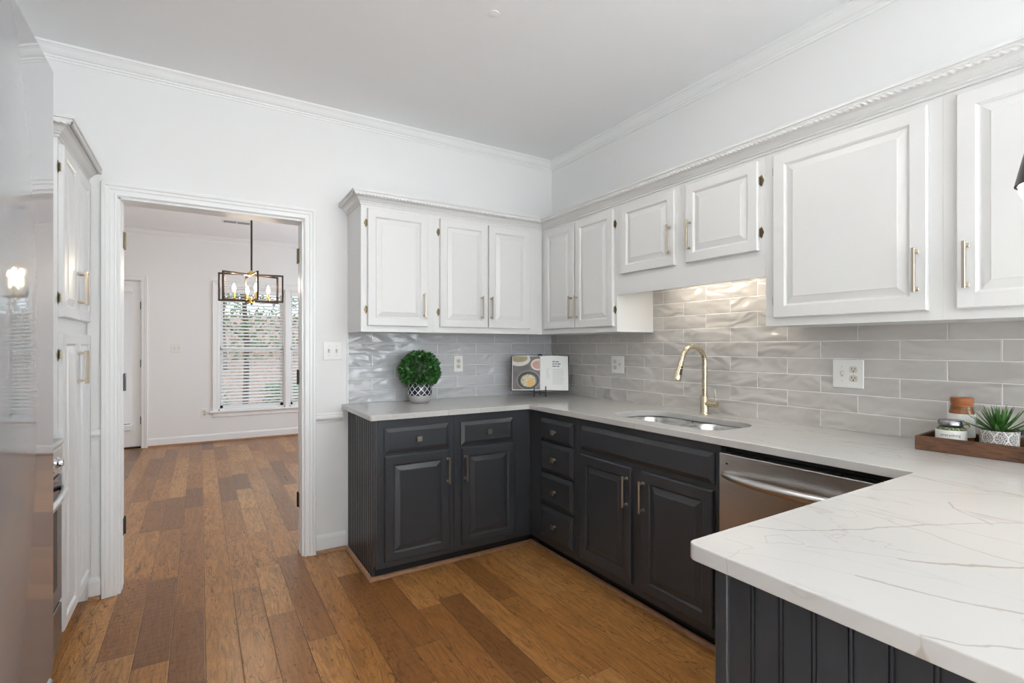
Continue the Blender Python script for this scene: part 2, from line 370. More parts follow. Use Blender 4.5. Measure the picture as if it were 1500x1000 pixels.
def mk_lattice():
    t = NT('navy_lattice_glaze'); o = t.obj(); sp = t.n('ShaderNodeSeparateXYZ', {0: o})
    ang = t.math('DIVIDE', t.math('ARCTAN2', sp.outputs[1], sp.outputs[0]), 2 * PI)
    a = t.math('MULTIPLY', ang, 24.0); b = t.math('DIVIDE', sp.outputs[2], 0.0225)
    def line(x):
        f = t.math('ABSOLUTE', t.math('SUBTRACT', t.math('FRACT', x), 0.5))
        return f
    l1 = line(t.math('ADD', a, b)); l2 = line(t.math('SUBTRACT', a, b))
    l1 = line(t.math('MULTIPLY', t.math('ADD', a, b), 0.5)); l2 = line(t.math('MULTIPLY', t.math('SUBTRACT', a, b), 0.5))
    m = t.math('MINIMUM', l1, l2)
    ln = t.n('ShaderNodeMapRange', {0: m, 1: 0.055, 2: 0.075, 3: 1.0, 4: 0.0}, clamp=True).outputs[0]
    c = t.mix(ln, (0.016, 0.018, 0.032, 1), (0.74, 0.75, 0.76, 1))
    t.set(col=c, rough=0.2)
    return t.m
M['lattice'] = mk_lattice()
def mk_stone():
    t = NT('speckled_stoneware'); n = t.noise(t.pos(), 260, 3, 0.7)
    t.set(col=t.mix(n, (0.36, 0.35, 0.34, 1), (0.55, 0.54, 0.52, 1)), rough=0.7); t.bump(n, 0.3, 0.001); return t.m
M['stone'] = mk_stone()
def mk_medal():
    t = NT('medallion_patterned_concrete'); o = t.obj(); sp = t.n('ShaderNodeSeparateXYZ', {0: o})
    ang = t.math('DIVIDE', t.math('ARCTAN2', sp.outputs[1], sp.outputs[0]), 2 * PI)
    a = t.math('MULTIPLY', ang, 9.0); b = t.math('DIVIDE', sp.outputs[2], 0.0375)
    # interlocking ogee lines
    wv = t.math('MULTIPLY', t.math('SINE', t.math('MULTIPLY', b, PI)), 0.25)
    d1 = t.math('ABSOLUTE', t.math('SUBTRACT', t.math('FRACT', t.math('ADD', t.math('ADD', a, wv), 0.25)), 0.5))
    d2 = t.math('ABSOLUTE', t.math('SUBTRACT', t.math('FRACT', t.math('ADD', t.math('SUBTRACT', a, wv), 0.75)), 0.5))
    d2 = t.math('ABSOLUTE', t.math('SUBTRACT', t.math('FRACT', t.math('SUBTRACT', t.math('SUBTRACT', a, wv), 0.25)), 0.5))
    m = t.math('MINIMUM', d1, d2)
    ln = t.n('ShaderNodeMapRange', {0: m, 1: 0.035, 2: 0.06, 3: 1.0, 4: 0.0}, clamp=True).outputs[0]
    vo = t.n('ShaderNodeTexVoronoi', {'Vector': o, 'Scale': 190.0}, feature='DISTANCE_TO_EDGE').outputs[0]
    sm = t.n('ShaderNodeMapRange', {0: vo, 1: 0.05, 2: 0.16, 3: 0.75, 4: 0.0}, clamp=True).outputs[0]
    c = t.mix(t.math('MAXIMUM', ln, sm), (0.10, 0.095, 0.10, 1), (0.62, 0.60, 0.56, 1))
    t.set(col=c, rough=0.6); return t.m
M['medal'] = mk_medal()
def mk_photo():
    # printed food photograph on the left page, drawn in the page's own coordinates (x across, z up, metres)
    t = NT('printed_food_photo'); o = t.obj(); sp = t.n('ShaderNodeSeparateXYZ', {0: o}); x, z = sp.outputs[0], sp.outputs[2]
    n = t.noise(o, 90, 3, 0.6)
    c = t.mix(t.noise(o, 12, 3), (0.05, 0.042, 0.04, 1), (0.22, 0.19, 0.18, 1))
    def circ(cx, cz, rx, rz, soft=0.05):
        a = t.math('DIVIDE', t.math('SUBTRACT', x, cx), rx); b = t.math('DIVIDE', t.math('SUBTRACT', z, cz), rz)
        d = t.math('SQRT', t.math('ADD', t.math('MULTIPLY', a, a), t.math('MULTIPLY', b, b)))
        return t.n('ShaderNodeMapRange', {0: d, 1: 1.0 - soft, 2: 1.0, 3: 1.0, 4: 0.0}, clamp=True).outputs[0]
    cloth = t.n('ShaderNodeMapRange', {0: t.math('ADD', z, t.math('MULTIPLY', x, -1.0)), 1: 0.262, 2: 0.266, 3: 0.0, 4: 1.0}, clamp=True).outputs[0]
    c = t.mix(circ(-0.155, 0.235, 0.085, 0.052), c, (0.62, 0.60, 0.58, 1))
    c = t.mix(circ(-0.155, 0.243, 0.065, 0.030), c, t.mix(n, (0.10, 0.09, 0.04, 1), (0.50, 0.42, 0.22, 1)))
    c = t.mix(circ(-0.015, 0.195, 0.055, 0.045), c, (0.70, 0.58, 0.52, 1))
    c = t.mix(circ(-0.015, 0.195, 0.042, 0.032), c, t.mix(n, (0.22, 0.08, 0.07, 1), (0.72, 0.50, 0.42, 1)))
    c = t.mix(circ(-0.085, 0.078, 0.088, 0.074, 0.03), c, (0.25, 0.25, 0.26, 1))
    c = t.mix(circ(-0.085, 0.078, 0.081, 0.067, 0.03), c, (0.035, 0.035, 0.04, 1))
    food = t.ramp(t.noise(o, 130, 3, 0.6, 1.0), [(0.35, (0.16, 0.13, 0.05)), (0.5, (0.62, 0.55, 0.34)), (0.65, (0.80, 0.76, 0.62))])
    c = t.mix(circ(-0.085, 0.074, 0.062, 0.052, 0.2), c, food)
    c = t.mix(circ(-0.068, 0.058, 0.028, 0.030, 0.3), c, t.mix(n, (0.62, 0.30, 0.07, 1), (0.80, 0.52, 0.18, 1)))
    t.set(col=c, rough=0.35); return t.m
M['photo'] = mk_photo()
def mk_ground():
    t = NT('leaf_litter_ground'); p = t.pos(); n = t.noise(p, 9, 5, 0.7)
    t.set(col=t.ramp(n, [(0.3, (0.16, 0.09, 0.07)), (0.5, (0.48, 0.31, 0.25)), (0.7, (0.65, 0.50, 0.44))]), rough=0.9); return t.m
M['ground'] = mk_ground()
M['bark'] = wood('tree_bark', (0.05, 0.035, 0.025), (0.16, 0.12, 0.09), (20, 20, 3), 0.9)
M['fencewood'] = wood('weathered_fence', (0.16, 0.12, 0.09), (0.34, 0.27, 0.21), (12, 12, 2), 0.8)

# ------------------------------------------------------------------ mesh helpers
class MB:
    """collects shapes in world space, then links them as ONE mesh object"""
    def __init__(s): s.bm = bmesh.new()
    def _add(s, other):
        me = bpy.data.meshes.new('t'); other.to_mesh(me); other.free(); s.bm.from_mesh(me); bpy.data.meshes.remove(me)
    def box(s, a, b, bev=0.0, seg=1, mat=None):
        t = bmesh.new(); bmesh.ops.create_cube(t, size=1)
        c = [(a[i] + b[i]) / 2 for i in range(3)]; d = [abs(b[i] - a[i]) for i in range(3)]
        for v in t.verts: v.co = Vector((v.co[0] * d[0], v.co[1] * d[1], v.co[2] * d[2]))
        if bev > 0:
            bmesh.ops.bevel(t, geom=list(t.edges), offset=min(bev, min(d) * 0.45), segments=seg, affect='EDGES', profile=0.5)
        for v in t.verts:
            if mat is not None: v.co = mat @ v.co
            v.co += Vector(c)
        s._add(t); return s
    def cyl(s, p0, p1, r0, r1=None, n=16, bev=0.0):
        p0, p1 = Vector(p0), Vector(p1); r1 = r0 if r1 is None else r1
        t = bmesh.new(); L = (p1 - p0).length
        bmesh.ops.create_cone(t, cap_ends=True, segments=n, radius1=r0, radius2=r1, depth=L)
        if bev > 0:
            ed = [e for e in t.edges if abs(e.verts[0].co.z - e.verts[1].co.z) < 1e-6]
            bmesh.ops.bevel(t, geom=ed, offset=bev, segments=2, affect='EDGES')
        q = (p1 - p0).to_track_quat('Z', 'Y')
        for v in t.verts: v.co = q @ v.co + (p0 + p1) / 2
        s._add(t); return s
    def lathe(s, c, prof, n=32, axis=(0, 0, 1), closed=False):
        c = Vector(c); q = Vector(axis).to_track_quat('Z', 'Y'); t = bmesh.new(); rings = []
        for (r, z) in prof:
            if r < 1e-6: rings.append([t.verts.new(c + q @ Vector((0, 0, z)))])
            else: rings.append([t.verts.new(c + q @ Vector((r * math.cos(2 * PI * k / n), r * math.sin(2 * PI * k / n), z))) for k in range(n)])
        pairs = list(zip(rings[:-1], rings[1:]))
        if closed: pairs.append((rings[-1], rings[0]))
        for A, B in pairs:
            for k in range(n):
                k2 = (k + 1) % n
                if len(A) == 1 and len(B) == 1: continue
                if len(A) == 1: t.faces.new((A[0], B[k], B[k2]))
                elif len(B) == 1: t.faces.new((A[k], A[k2], B[0]))
                else: t.faces.new((A[k], A[k2], B[k2], B[k]))
        s._add(t); return s
    def tube(s, pts, r, n=12, caps=True):
        pts = [Vector(p) for p in pts]; rs = r if isinstance(r, (list, tuple)) else [r] * len(pts)
        t = bmesh.new(); rings = []; up = None
        for i, p in enumerate(pts):
            d = (pts[min(i + 1, len(pts) - 1)] - pts[max(i - 1, 0)]).normalized()
            if up is None: up = d.orthogonal().normalized()
            up = (up - d * up.dot(d)).normalized(); sd = d.cross(up)
            rings.append([t.verts.new(p + rs[i] * (math.cos(2 * PI * k / n) * up + math.sin(2 * PI * k / n) * sd)) for k in range(n)])
        for A, B in zip(rings[:-1], rings[1:]):
            for k in range(n): t.faces.new((A[k], A[(k + 1) % n], B[(k + 1) % n], B[k]))
        if caps: t.faces.new(rings[0]); t.faces.new(rings[-1])
        s._add(t); return s
    def sweep(s, path, up, prof, side=1, closed=False, rings=None):
        """mitred sweep; prof = [(out, up)], out is measured to the left of travel times side"""
        path = [Vector(p) for p in path]; up = Vector(up).normalized(); n = len(path); t = bmesh.new(); rr = []
        def lat(a, b): return (b - a).normalized().cross(up) * -side
        for i in range(n):
            if closed: l0, l1 = lat(path[i - 1], path[i]), lat(path[i], path[(i + 1) % n])
            else:
                l0 = lat(path[i - 1], path[i]) if i > 0 else None
                l1 = lat(path[i], path[i + 1]) if i < n - 1 else None
                l0 = l0 or l1; l1 = l1 or l0
            m = (l0 + l1); m = m / max(1e-6, m.length) / max(0.2, math.cos(l0.angle(l1, 0) / 2))
            rr.append([t.verts.new(path[i] + m * o + up * z) for (o, z) in prof])
        k = len(prof); idx = list(range(n)) if closed else list(range(n - 1))
        for i in idx:
            A, B = rr[i], rr[(i + 1) % n]
            for j in range(k): t.faces.new((A[j], A[(j + 1) % k], B[(j + 1) % k], B[j]))
        if not closed: t.faces.new(rr[0]); t.faces.new(rr[-1])
        s._add(t); return s
    def panel(s, org, u, nrm, w, h, rings, thick):
        """raised panel door: rings = [(inset, depth)] from the outer edge inwards; u = width axis, nrm = outward"""
        org, u, nrm = Vector(org), Vector(u), Vector(nrm); Z = Vector((0, 0, 1)); t = bmesh.new(); R_ = []
        def ring(i, d): return [t.verts.new(org + u * a + Z * b + nrm * d) for a, b in ((i, i), (w - i, i), (w - i, h - i), (i, h - i))]
        R_.append(ring(0, 0))
        for (i, d) in rings: R_.append(ring(i, thick + d))
        t.faces.new(R_[0])
        for A, B in zip(R_[:-1], R_[1:]):
            for k in range(4): t.faces.new((A[k], A[(k + 1) % 4], B[(k + 1) % 4], B[k]))
        t.faces.new(R_[-1])
        s._add(t); return s
    def prism(s, pts2, z0, z1, fn=None, bev=0.0):
        t = bmesh.new(); f = fn or (lambda a, b, c: (a, b, c))
        A = [t.verts.new(f(x, y, z0)) for x, y in pts2]; B = [t.verts.new(f(x, y, z1)) for x, y in pts2]
        t.faces.new(A); t.faces.new(B)
        for k in range(len(A)): t.faces.new((A[k], A[(k + 1) % len(A)], B[(k + 1) % len(A)], B[k]))
        s._add(t); return s
    def sphere(s, c, r, sub=3, sc=(1, 1, 1)):
        t = bmesh.new(); bmesh.ops.create_icosphere(t, subdivisions=sub, radius=r)
        for v in t.verts: v.co = Vector((v.co[0] * sc[0], v.co[1] * sc[1], v.co[2] * sc[2])) + Vector(c)
        s._add(t); return s
    def poly(s, pts):
        s.bm.faces.new([s.bm.verts.new(p) for p in pts]); return s
    def build(s, name, mat, parent=None, origin=None, smooth=False, recalc=True, rot=None):
        bm = s.bm
        if recalc: bmesh.ops.recalc_face_normals(bm, faces=list(bm.faces))
        vs_ = [v.co for v in bm.verts]
        if origin is None:
            lo = [min(v[i] for v in vs_) for i in range(3)]; hi = [max(v[i] for v in vs_) for i in range(3)]
            origin = Vector(((lo[0] + hi[0]) / 2, (lo[1] + hi[1]) / 2, lo[2]))
        origin = Vector(origin)
        for v in bm.verts: v.co = v.co - origin
        me = bpy.data.meshes.new(name); bm.to_mesh(me); bm.free()
        o = bpy.data.objects.new(name, me); COL.objects.link(o)
        me.materials.append(M[mat] if isinstance(mat, str) else mat)
        base = Vector((0, 0, 0)); q = parent
        while q is not None: base += q.location; q = q.parent
        o.location = origin - base
        if parent is not None: o.parent = parent
        if smooth:
            for p in me.polygons: p.use_smooth = True
            if smooth == 'auto':
                for e in me.edges: pass
                try: me.set_sharp_from_angle(angle=R(35))
                except Exception: pass
        return o
def mb(): return MB()
def empty(name, loc, label, cat, group=None):
    o = bpy.data.objects.new(name, None); COL.objects.link(o); o.location = loc; o.empty_display_size = 0.05
    return tag(o, label, cat, group)
def tag(o, label, cat, group=None):
    o['label'] = label; o['category'] = cat
    if group: o['group'] = group
    return o
def struct(o): o['kind'] = 'structure'; return o

# ------------------------------------------------------------------ main dimensions
YB, XR, XL = 3.325, 2.436, -1.14       # kitchen back wall, sink wall, left wall
ZC = 2.785
YF = 7.96                              # far wall of the breakfast room
WT = 0.135                             # thickness of the wall with the doorway
DX0, DX1, DZ = -0.364, 0.540, 2.074    # cased opening
# ================================================================== THE SETTING
struct(mb().box((-2.2, -5.2, -0.06), (5.2, YF + 0.15, 0.0)).build('floor', 'floor'))
tag(mb().box((XL + 0.25, -4.7, 0.0005), (4.8, -0.75, 0.018), 0.004).build('area_rug', 'rug'), 'large cream rug covering the family room floor behind the peninsula', 'rug')  # added unseen reflector: bounces light from the floor to the ceiling
struct(mb().box((-2.2, -5.2, ZC), (5.2, YF + 0.15, ZC + 0.1)).build('ceiling', 'ceiling'))
b = mb()
b.box((XL - 0.12, YB, 0), (DX0, YB + WT, ZC)).box((DX1, YB, 0), (5.2, YB + WT, ZC)).box((DX0, YB, DZ), (DX1, YB + WT, ZC))
b.box((-2.2, YB, 0), (XL - 0.12, YB + WT, ZC))
struct(b.build('wall_back', 'wall'))
struct(mb().box((XR, -0.45, 0), (XR + 0.12, YB, ZC)).build('wall_right', 'wall'))
struct(mb().box((XL - 0.12, -5.2, 0), (XL, YB, ZC)).build('wall_left', 'wall'))
# rear wall with three tall windows, added unseen behind the camera for light
def wall_with_holes(name, axis, at_, thick, lo, hi, holes, mat='wall'):
    """axis 'y': wall plane y=at_, spans x lo..hi; axis 'x' the other way; holes = [(a0,a1,z0,z1)]"""
    b = mb(); holes = sorted(holes)
    def bx(a0, a1, z0, z1):
        if a1 - a0 < 1e-4 or z1 - z0 < 1e-4: return
        if axis == 'y': b.box((a0, at_, z0), (a1, at_ + thick, z1))
        else: b.box((at_, a0, z0), (at_ + thick, a1, z1))
    cur = lo
    for (a0, a1, z0, z1) in holes:
        bx(cur, a0, 0, ZC); bx(a0, a1, 0, z0); bx(a0, a1, z1, ZC); cur = a1
    bx(cur, hi, 0, ZC)
    return struct(b.build(name, mat))
rear_holes = [(-0.75, 0.65, 0.5, 2.4), (0.9, 2.3, 0.5, 2.4), (2.55, 3.95, 0.5, 2.4)]
wall_with_holes('wall_rear', 'y', -5.17, 0.15, XL - 0.12, 5.2, rear_holes)
fam_holes = [(-4.3, -3.0, 0.5, 2.4), (-2.75, -1.45, 0.5, 2.4)]  # unseen family room windows, added to bring in light
wall_with_holes('wall_family_right', 'x', 5.0, 0.15, -5.02, YB, fam_holes)
far_holes = [(-1.55, -0.645, 0.0, 2.135), (0.205, 1.052, 0.42, 2.115), (1.098, 1.945, 0.42, 2.115)]
wall_with_holes('wall_far', 'y', YF, 0.15, -2.2, 3.15, far_holes)
brk_holes = [(4.45, 5.6, 0.42, 2.115), (5.75, 6.9, 0.42, 2.115)]  # unseen side windows, added to light the breakfast room
wall_with_holes('wall_breakfast_right', 'x', 3.0, 0.15, YB + WT, YF, brk_holes)
struct(mb().box((-2.2, YB + WT, 0), (-2.05, YF, ZC)).build('wall_breakfast_left', 'wall'))

crown = [(0, -0.070), (0.006, -0.070), (0.008, -0.060), (0.014, -0.058), (0.016, -0.050), (0.024, -0.046), (0.034, -0.034), (0.044, -0.018), (0.047, -0.016), (0.049, -0.012), (0.056, -0.010), (0.058, 0.0), (0, 0)]
struct(mb().sweep([(XL, -5.0, ZC), (XL, YB, ZC), (XR, YB, ZC), (XR, -0.45, ZC)], (0, 0, 1), crown, side=-1).build('trim_1', 'trim'))
struct(mb().sweep([(-2.05, YB + WT, ZC), (-2.05, YF, ZC), (3.0, YF, ZC), (3.0, YB + WT, ZC)], (0, 0, 1), crown, side=-1).build('trim_2', 'trim'))
base = [(0, 0.0), (0.014, 0.0), (0.014, 0.090), (0.010, 0.104), (0.004, 0.112), (0, 0.112)]
shoe = [(0, 0.0), (0.018, 0.0), (0.017, 0.008), (0.012, 0.016), (0.004, 0.020), (0, 0.020)]
def off_shoe(o): return [(a + o, b) for a, b in shoe]
def basebd(name, path, side=-1, sh=None):
    struct(mb().sweep(path, (0, 0, 1), base, side).build('baseboard_' + name, 'trim'))
    struct(mb().sweep(path, (0, 0, 1), off_shoe(0.014), side).build('trim_%d' % sh, 'shoe'))
basebd('back', [(0.612, YB, 0), (0.795, YB, 0)], -1, 3)
basebd('back_left', [(-0.485, YB, 0), (-0.436, YB, 0)], -1, 4)
basebd('far', [(-0.572, YF, 0), (2.98, YF, 0)], -1, 5)
# shoe moulding in front of the charcoal base cabinets
struct(mb().sweep([(0.806, YB - 0.034, 0), (0.806, 2.776, 0), (1.868, 2.776, 0), (1.868, 0.62, 0)], (0, 0, 1), shoe, side=-1).build('trim_6', 'shoe'))
# chair rail
rail = [(0, 0.0), (0.008, 0.002), (0.010, 0.012), (0.018, 0.020), (0.022, 0.030), (0.018, 0.040), (0.012, 0.046), (0.012, 0.054), (0, 0.060)]
struct(mb().sweep([(0.612, YB, 0.815), (0.775, YB, 0.815)], (0, 0, 1), rail, side=-1).build('trim_7', 'trim'))
struct(mb().sweep([(-0.485, YB, 0.815), (-0.436, YB, 0.815)], (0, 0, 1), rail, side=-1).build('trim_8', 'trim'))
# door casings: profile (across, out of the wall)
cas = [(0, 0.0), (0, 0.011), (0.004, 0.015), (0.010, 0.016), (0.012, 0.013), (0.028, 0.014), (0.032, 0.019), (0.046, 0.019), (0.050, 0.024), (0.063, 0.024), (0.066, 0.020), (0.066, 0.0)]
def casing(name, x0, x1, z1, y, out, z0=0.0, full=False):
    p = [(x0, y, z0), (x0, y, z1), (x1, y, z1), (x1, y, z0)]
    o = mb().sweep(p, (0, out, 0), cas, side=-1 if out > 0 else 1, closed=full).build(name, 'trim')
    return struct(o)
casing('trim_9', DX0 - 0.005, DX1 + 0.005, DZ + 0.005, YB, -1)
casing('trim_10', DX0 - 0.005, DX1 + 0.005, DZ + 0.005, YB + WT, 1)
# jamb lining and its planted stop, with the old hinge leaves
b = mb(); e = 0.008
b.box((DX0, YB - 0.001, 0), (DX0 + e, YB + WT + 0.001, DZ)).box((DX1 - e, YB - 0.001, 0), (DX1, YB + WT + 0.001, DZ)).box((DX0, YB - 0.001, DZ - e), (DX1, YB + WT + 0.001, DZ))
b.box((DX0 + e, YB + 0.055, 0), (DX0 + e + 0.002, YB + 0.075, DZ - e)).box((DX1 - e - 0.002, YB + 0.055, 0), (DX1 - e, YB + 0.075, DZ - e))
jamb = struct(b.build('door_1', 'trim'))
for sx, x in ((1, DX0 + e), (-1, DX1 - e)):
    for z in (0.32, 1.10, 1.87):
        m = mb().box((x, YB + WT - 0.045, z - 0.045), (x + sx * 0.003, YB + WT - 0.006, z + 0.045), 0.001)
        m.cyl((x + sx * 0.004, YB + WT - 0.003, z - 0.048), (x + sx * 0.004, YB + WT - 0.003, z + 0.048), 0.006, n=10)
        m.build('hinge', 'hingedark' if z < 1.2 else 'antique', jamb)['label'] = 'dark metal hinge leaf'

# ------------------------------------------------------------------ windows
def window(name, axis, at_, a0, a1, z0, z1, inward):
    """double hung window filling an opening; inward = +1/-1 direction of the room on the other axis"""
    def P(a, d, z): return (a, at_ + d, z) if axis == 'y' else (at_ + d, a, z)
    def bx(m, a_, b_, d0, d1, c_, d_, bev=0.003): m.box(P(a_, d0, c_), P(b_, d1, d_), bev)
    T = -inward
    d_in, d_out = 0.0, T * 0.15
    fr = mb(); f = 0.022
    bx(fr, a0, a0 + f, d_in, d_out, z0, z1); bx(fr, a1 - f, a1, d_in, d_out, z0, z1); bx(fr, a0, a1, d_in, d_out, z1 - f, z1); bx(fr, a0, a1, d_in, d_out, z0, z0 + f)
    root = struct(fr.build(name, 'trim'))
    zm = (z0 + z1) / 2; sw = 0.04
    for (s0, s1, dd) in ((z0 + f, zm + 0.02, T * 0.075), (zm - 0.02, z1 - f, T * 0.105)):
        m = mb(); dd2 = dd + T * 0.026
        bx(m, a0 + f, a0 + f + sw, dd, dd2, s0, s1); bx(m, a1 - f - sw, a1 - f, dd, dd2, s0, s1)
        bx(m, a0 + f, a1 - f, dd, dd2, s0, s0 + sw); bx(m, a0 + f, a1 - f, dd, dd2, s1 - sw, s1)
        sash = m.build('sash', 'trim', root)
        g = mb(); bx(g, a0 + f + sw, a1 - f - sw, dd + T * 0.010, dd + T * 0.014, s0 + sw, s1 - sw, 0)
        g.build('pane', 'glass', sash)
    return root
def blind(axis, at_, a0, a1, z0, z1, inward, label, tilt=25):
    """venetian blind hung inside the window recess"""
    T = -inward; dc = T * 0.036
    def P(a, d, z): return (a, at_ + d, z) if axis == 'y' else (at_ + d, a, z)
    c = P((a0 + a1) / 2, dc, z0)
    root = empty('venetian_blind', c, label, 'blind', 'white venetian blinds')
    mb().box(P(a0 + 0.002, dc - 0.028, z1 - 0.06), P(a1 - 0.002, dc + 0.028, z1), 0.004).build('headrail', 'blind', root)
    m = mb(); p = 0.0455; n = int((z1 - 0.075 - z0 - 0.03) / p); cs, sn = math.cos(R(tilt)), math.sin(R(tilt)); hw, ht = 0.025, 0.0015
    for k in range(n):
        z = z1 - 0.085 - k * p; t = bmesh.new()
        q = []
        for a in (a0 + 0.006, a1 - 0.006):
            q.append([t.verts.new(P(a, dc + inward * (x * cs - y * sn), z - x * sn + y * cs)) for x, y in ((-hw, -ht), (0, 0.0012 - ht), (hw, -ht), (hw, ht), (0, 0.0012 + ht), (-hw, ht))])
        A, B = q; t.faces.new(A); t.faces.new(B)
        for j in range(6): t.faces.new((A[j], A[(j + 1) % 6], B[(j + 1) % 6], B[j]))
        m._add(t)
    zb = z1 - 0.085 - n * p
    m.build('slats', 'blind', root)
    mb().box(P(a0 + 0.006, dc - 0.025, zb - 0.004), P(a1 - 0.006, dc + 0.025, zb + 0.014), 0.003).build('bottom_rail', 'blind', root)
    m = mb()
    for fr_ in (0.15, 0.5, 0.85) if a1 - a0 > 0.6 else (0.2, 0.8):
        a = a0 + (a1 - a0) * fr_
        for dd in (-0.026, 0.026): m.cyl(P(a, dc + dd, zb), P(a, dc + dd, z1 - 0.05), 0.0012, n=5)
    m.build('ladder_cord', 'blind', root)
    return root
nw = 0
def win(axis, at_, hole, inward, label=None, tilt=25):
    global nw; nw += 1
    window('window_%d' % nw, axis, at_, *hole, inward)
    if label: blind(axis, at_, hole[0] + 0.026, hole[1] - 0.026, hole[2] + 0.026, hole[3] - 0.024, inward, label, tilt)
win('y', YF, far_holes[1], -1, 'white venetian blind filling the wide window under the chandelier')
win('y', YF, far_holes[2], -1, 'white venetian blind cut off by the right side of the doorway')
for h in brk_holes: win('x', 3.0, h, -1)
for h in rear_holes:
    nw += 1; window('window_%d' % nw, 'y', -5.02, *h, 1)
for h in fam_holes: win('x', 5.0, h, -1)
# casing, mullion, stool and apron of the far twin window
struct(mb().sweep([(0.205, YF, 0.405), (0.205, YF, 2.12), (1.945, YF, 2.12), (1.945, YF, 0.405)], (0, -1, 0), cas, side=1).build('trim_11', 'trim'))
struct(mb().box((1.045, YF - 0.016, 0.42), (1.105, YF, 2.12), 0.003).build('trim_12', 'trim'))
struct(mb().box((0.105, YF - 0.05, 0.395), (2.045, YF, 0.420), 0.006, 2).build('trim_13', 'trim'))
struct(mb().box((0.14, YF - 0.016, 0.335), (2.01, YF, 0.395), 0.005, 2).build('trim_14', 'trim'))
struct(mb().sweep([(4.45, 0, 0)] and [(3.0, 4.45, 0.42), (3.0, 4.45, 2.12), (3.0, 6.9, 2.12), (3.0, 6.9, 0.42)], (-1, 0, 0), cas, side=1, closed=True).build('trim_15', 'trim'))
# glazed exterior door at the far left of the breakfast room
casing('trim_16', -1.555, -0.640, 2.140, YF, -1)
b = mb(); x0, x1, y0, y1 = -1.543, -0.652, YF + 0.03, YF + 0.075
b.box((x0, y0, 0.02), (x0 + 0.11, y1, 2.125), 0.003).box((x1 - 0.11, y0, 0.02), (x1, y1, 2.125), 0.003).box((x0 + 0.11, y0, 0.02), (x1 - 0.11, y1, 0.30), 0.003).box((x0 + 0.11, y0, 1.99), (x1 - 0.11, y1, 2.125), 0.003)
fdoor = struct(b.build('door_2', 'trim'))
mb().box((x0 + 0.11, y0 + 0.02, 0.30), (x1 - 0.11, y0 + 0.024, 1.99)).build('pane', 'glass', fdoor)
mb().box((-1.555, YF + 0.005, 0), (-0.640, YF + 0.13, 0.02), 0.004).build('threshold', 'darkseal', fdoor)
for z in (0.35, 1.08, 1.82):
    mb().box((x1 - 0.004, y0 - 0.008, z - 0.05), (x1 + 0.012, y0 + 0.002, z + 0.05), 0.002).build('hinge', 'hingedark', fdoor)
mb().lathe((x0 + 0.055, y0 - 0.0, 0.98), [(0, 0), (0.025, 0), (0.025, 0.008), (0.010, 0.012), (0.010, 0.035), (0.026, 0.045), (0.026, 0.062), (0, 0.07)], 20, (0, -1, 0)).build('door_knob', 'gold', fdoor, smooth='auto')
# blind that hangs on the door glass
root = empty('venetian_blind', (-1.10, y0 - 0.03, 0.2), 'narrow white venetian blind hung on the glass of the far door', 'blind', 'white venetian blinds')
mb().box((x0 + 0.07, y0 - 0.055, 1.985), (x1 - 0.075, y0 - 0.001, 2.06), 0.005).build('headrail', 'blind', root)
m = mb(); z = 1.97
while z > 0.33:
    m.box((x0 + 0.10, y0 - 0.030, -0.0012), (x1 - 0.10, y0 - 0.004, 0.0012)) if False else None
    t = bmesh.new(); sn, cs = math.sin(R(58)), math.cos(R(58)); q = []
    for a in (x0 + 0.08, x1 - 0.085):
        q.append([t.verts.new((a, y0 - 0.024 - (x * cs - y * sn), z - x * sn + y * cs)) for x, y in ((-0.022, -0.0013), (0.022, -0.0013), (0.022, 0.0013), (-0.022, 0.0013))])
    A, B = q; t.faces.new(A); t.faces.new(B)
    for j in range(4): t.faces.new((A[j], A[(j + 1) % 4], B[(j + 1) % 4], B[j]))
    m._add(t); z -= 0.037
m.build('slats', 'blind', root)
mb().box((x0 + 0.08, y0 - 0.04, 0.235), (x1 - 0.085, y0 - 0.006, 0.30), 0.003).build('bottom_rail', 'blind', root)

# ------------------------------------------------------------------ backsplash
b = mb().box((0.809, YB - 0.010, 0.926), (XR, YB, 1.3835))
tag(b.build('tile_backsplash', 'tile_back'), 'grey glazed subway tile backsplash behind the potted topiary', 'backsplash')
b = mb().box((XR - 0.010, -0.44, 0.926), (XR, YB - 0.010, 1.3835)).box((XR - 0.010, 1.3025, 1.3835), (XR, 2.2335, 1.6985))
tag(b.build('tile_backsplash', 'tile_side'), 'taupe glazed subway tile backsplash behind the sink and tray', 'backsplash')
mb().box((0.802, YB - 0.013, 0.926), (0.809, YB, 1.3835), 0.002).build('trim_17', 'trim')['kind'] = 'structure'

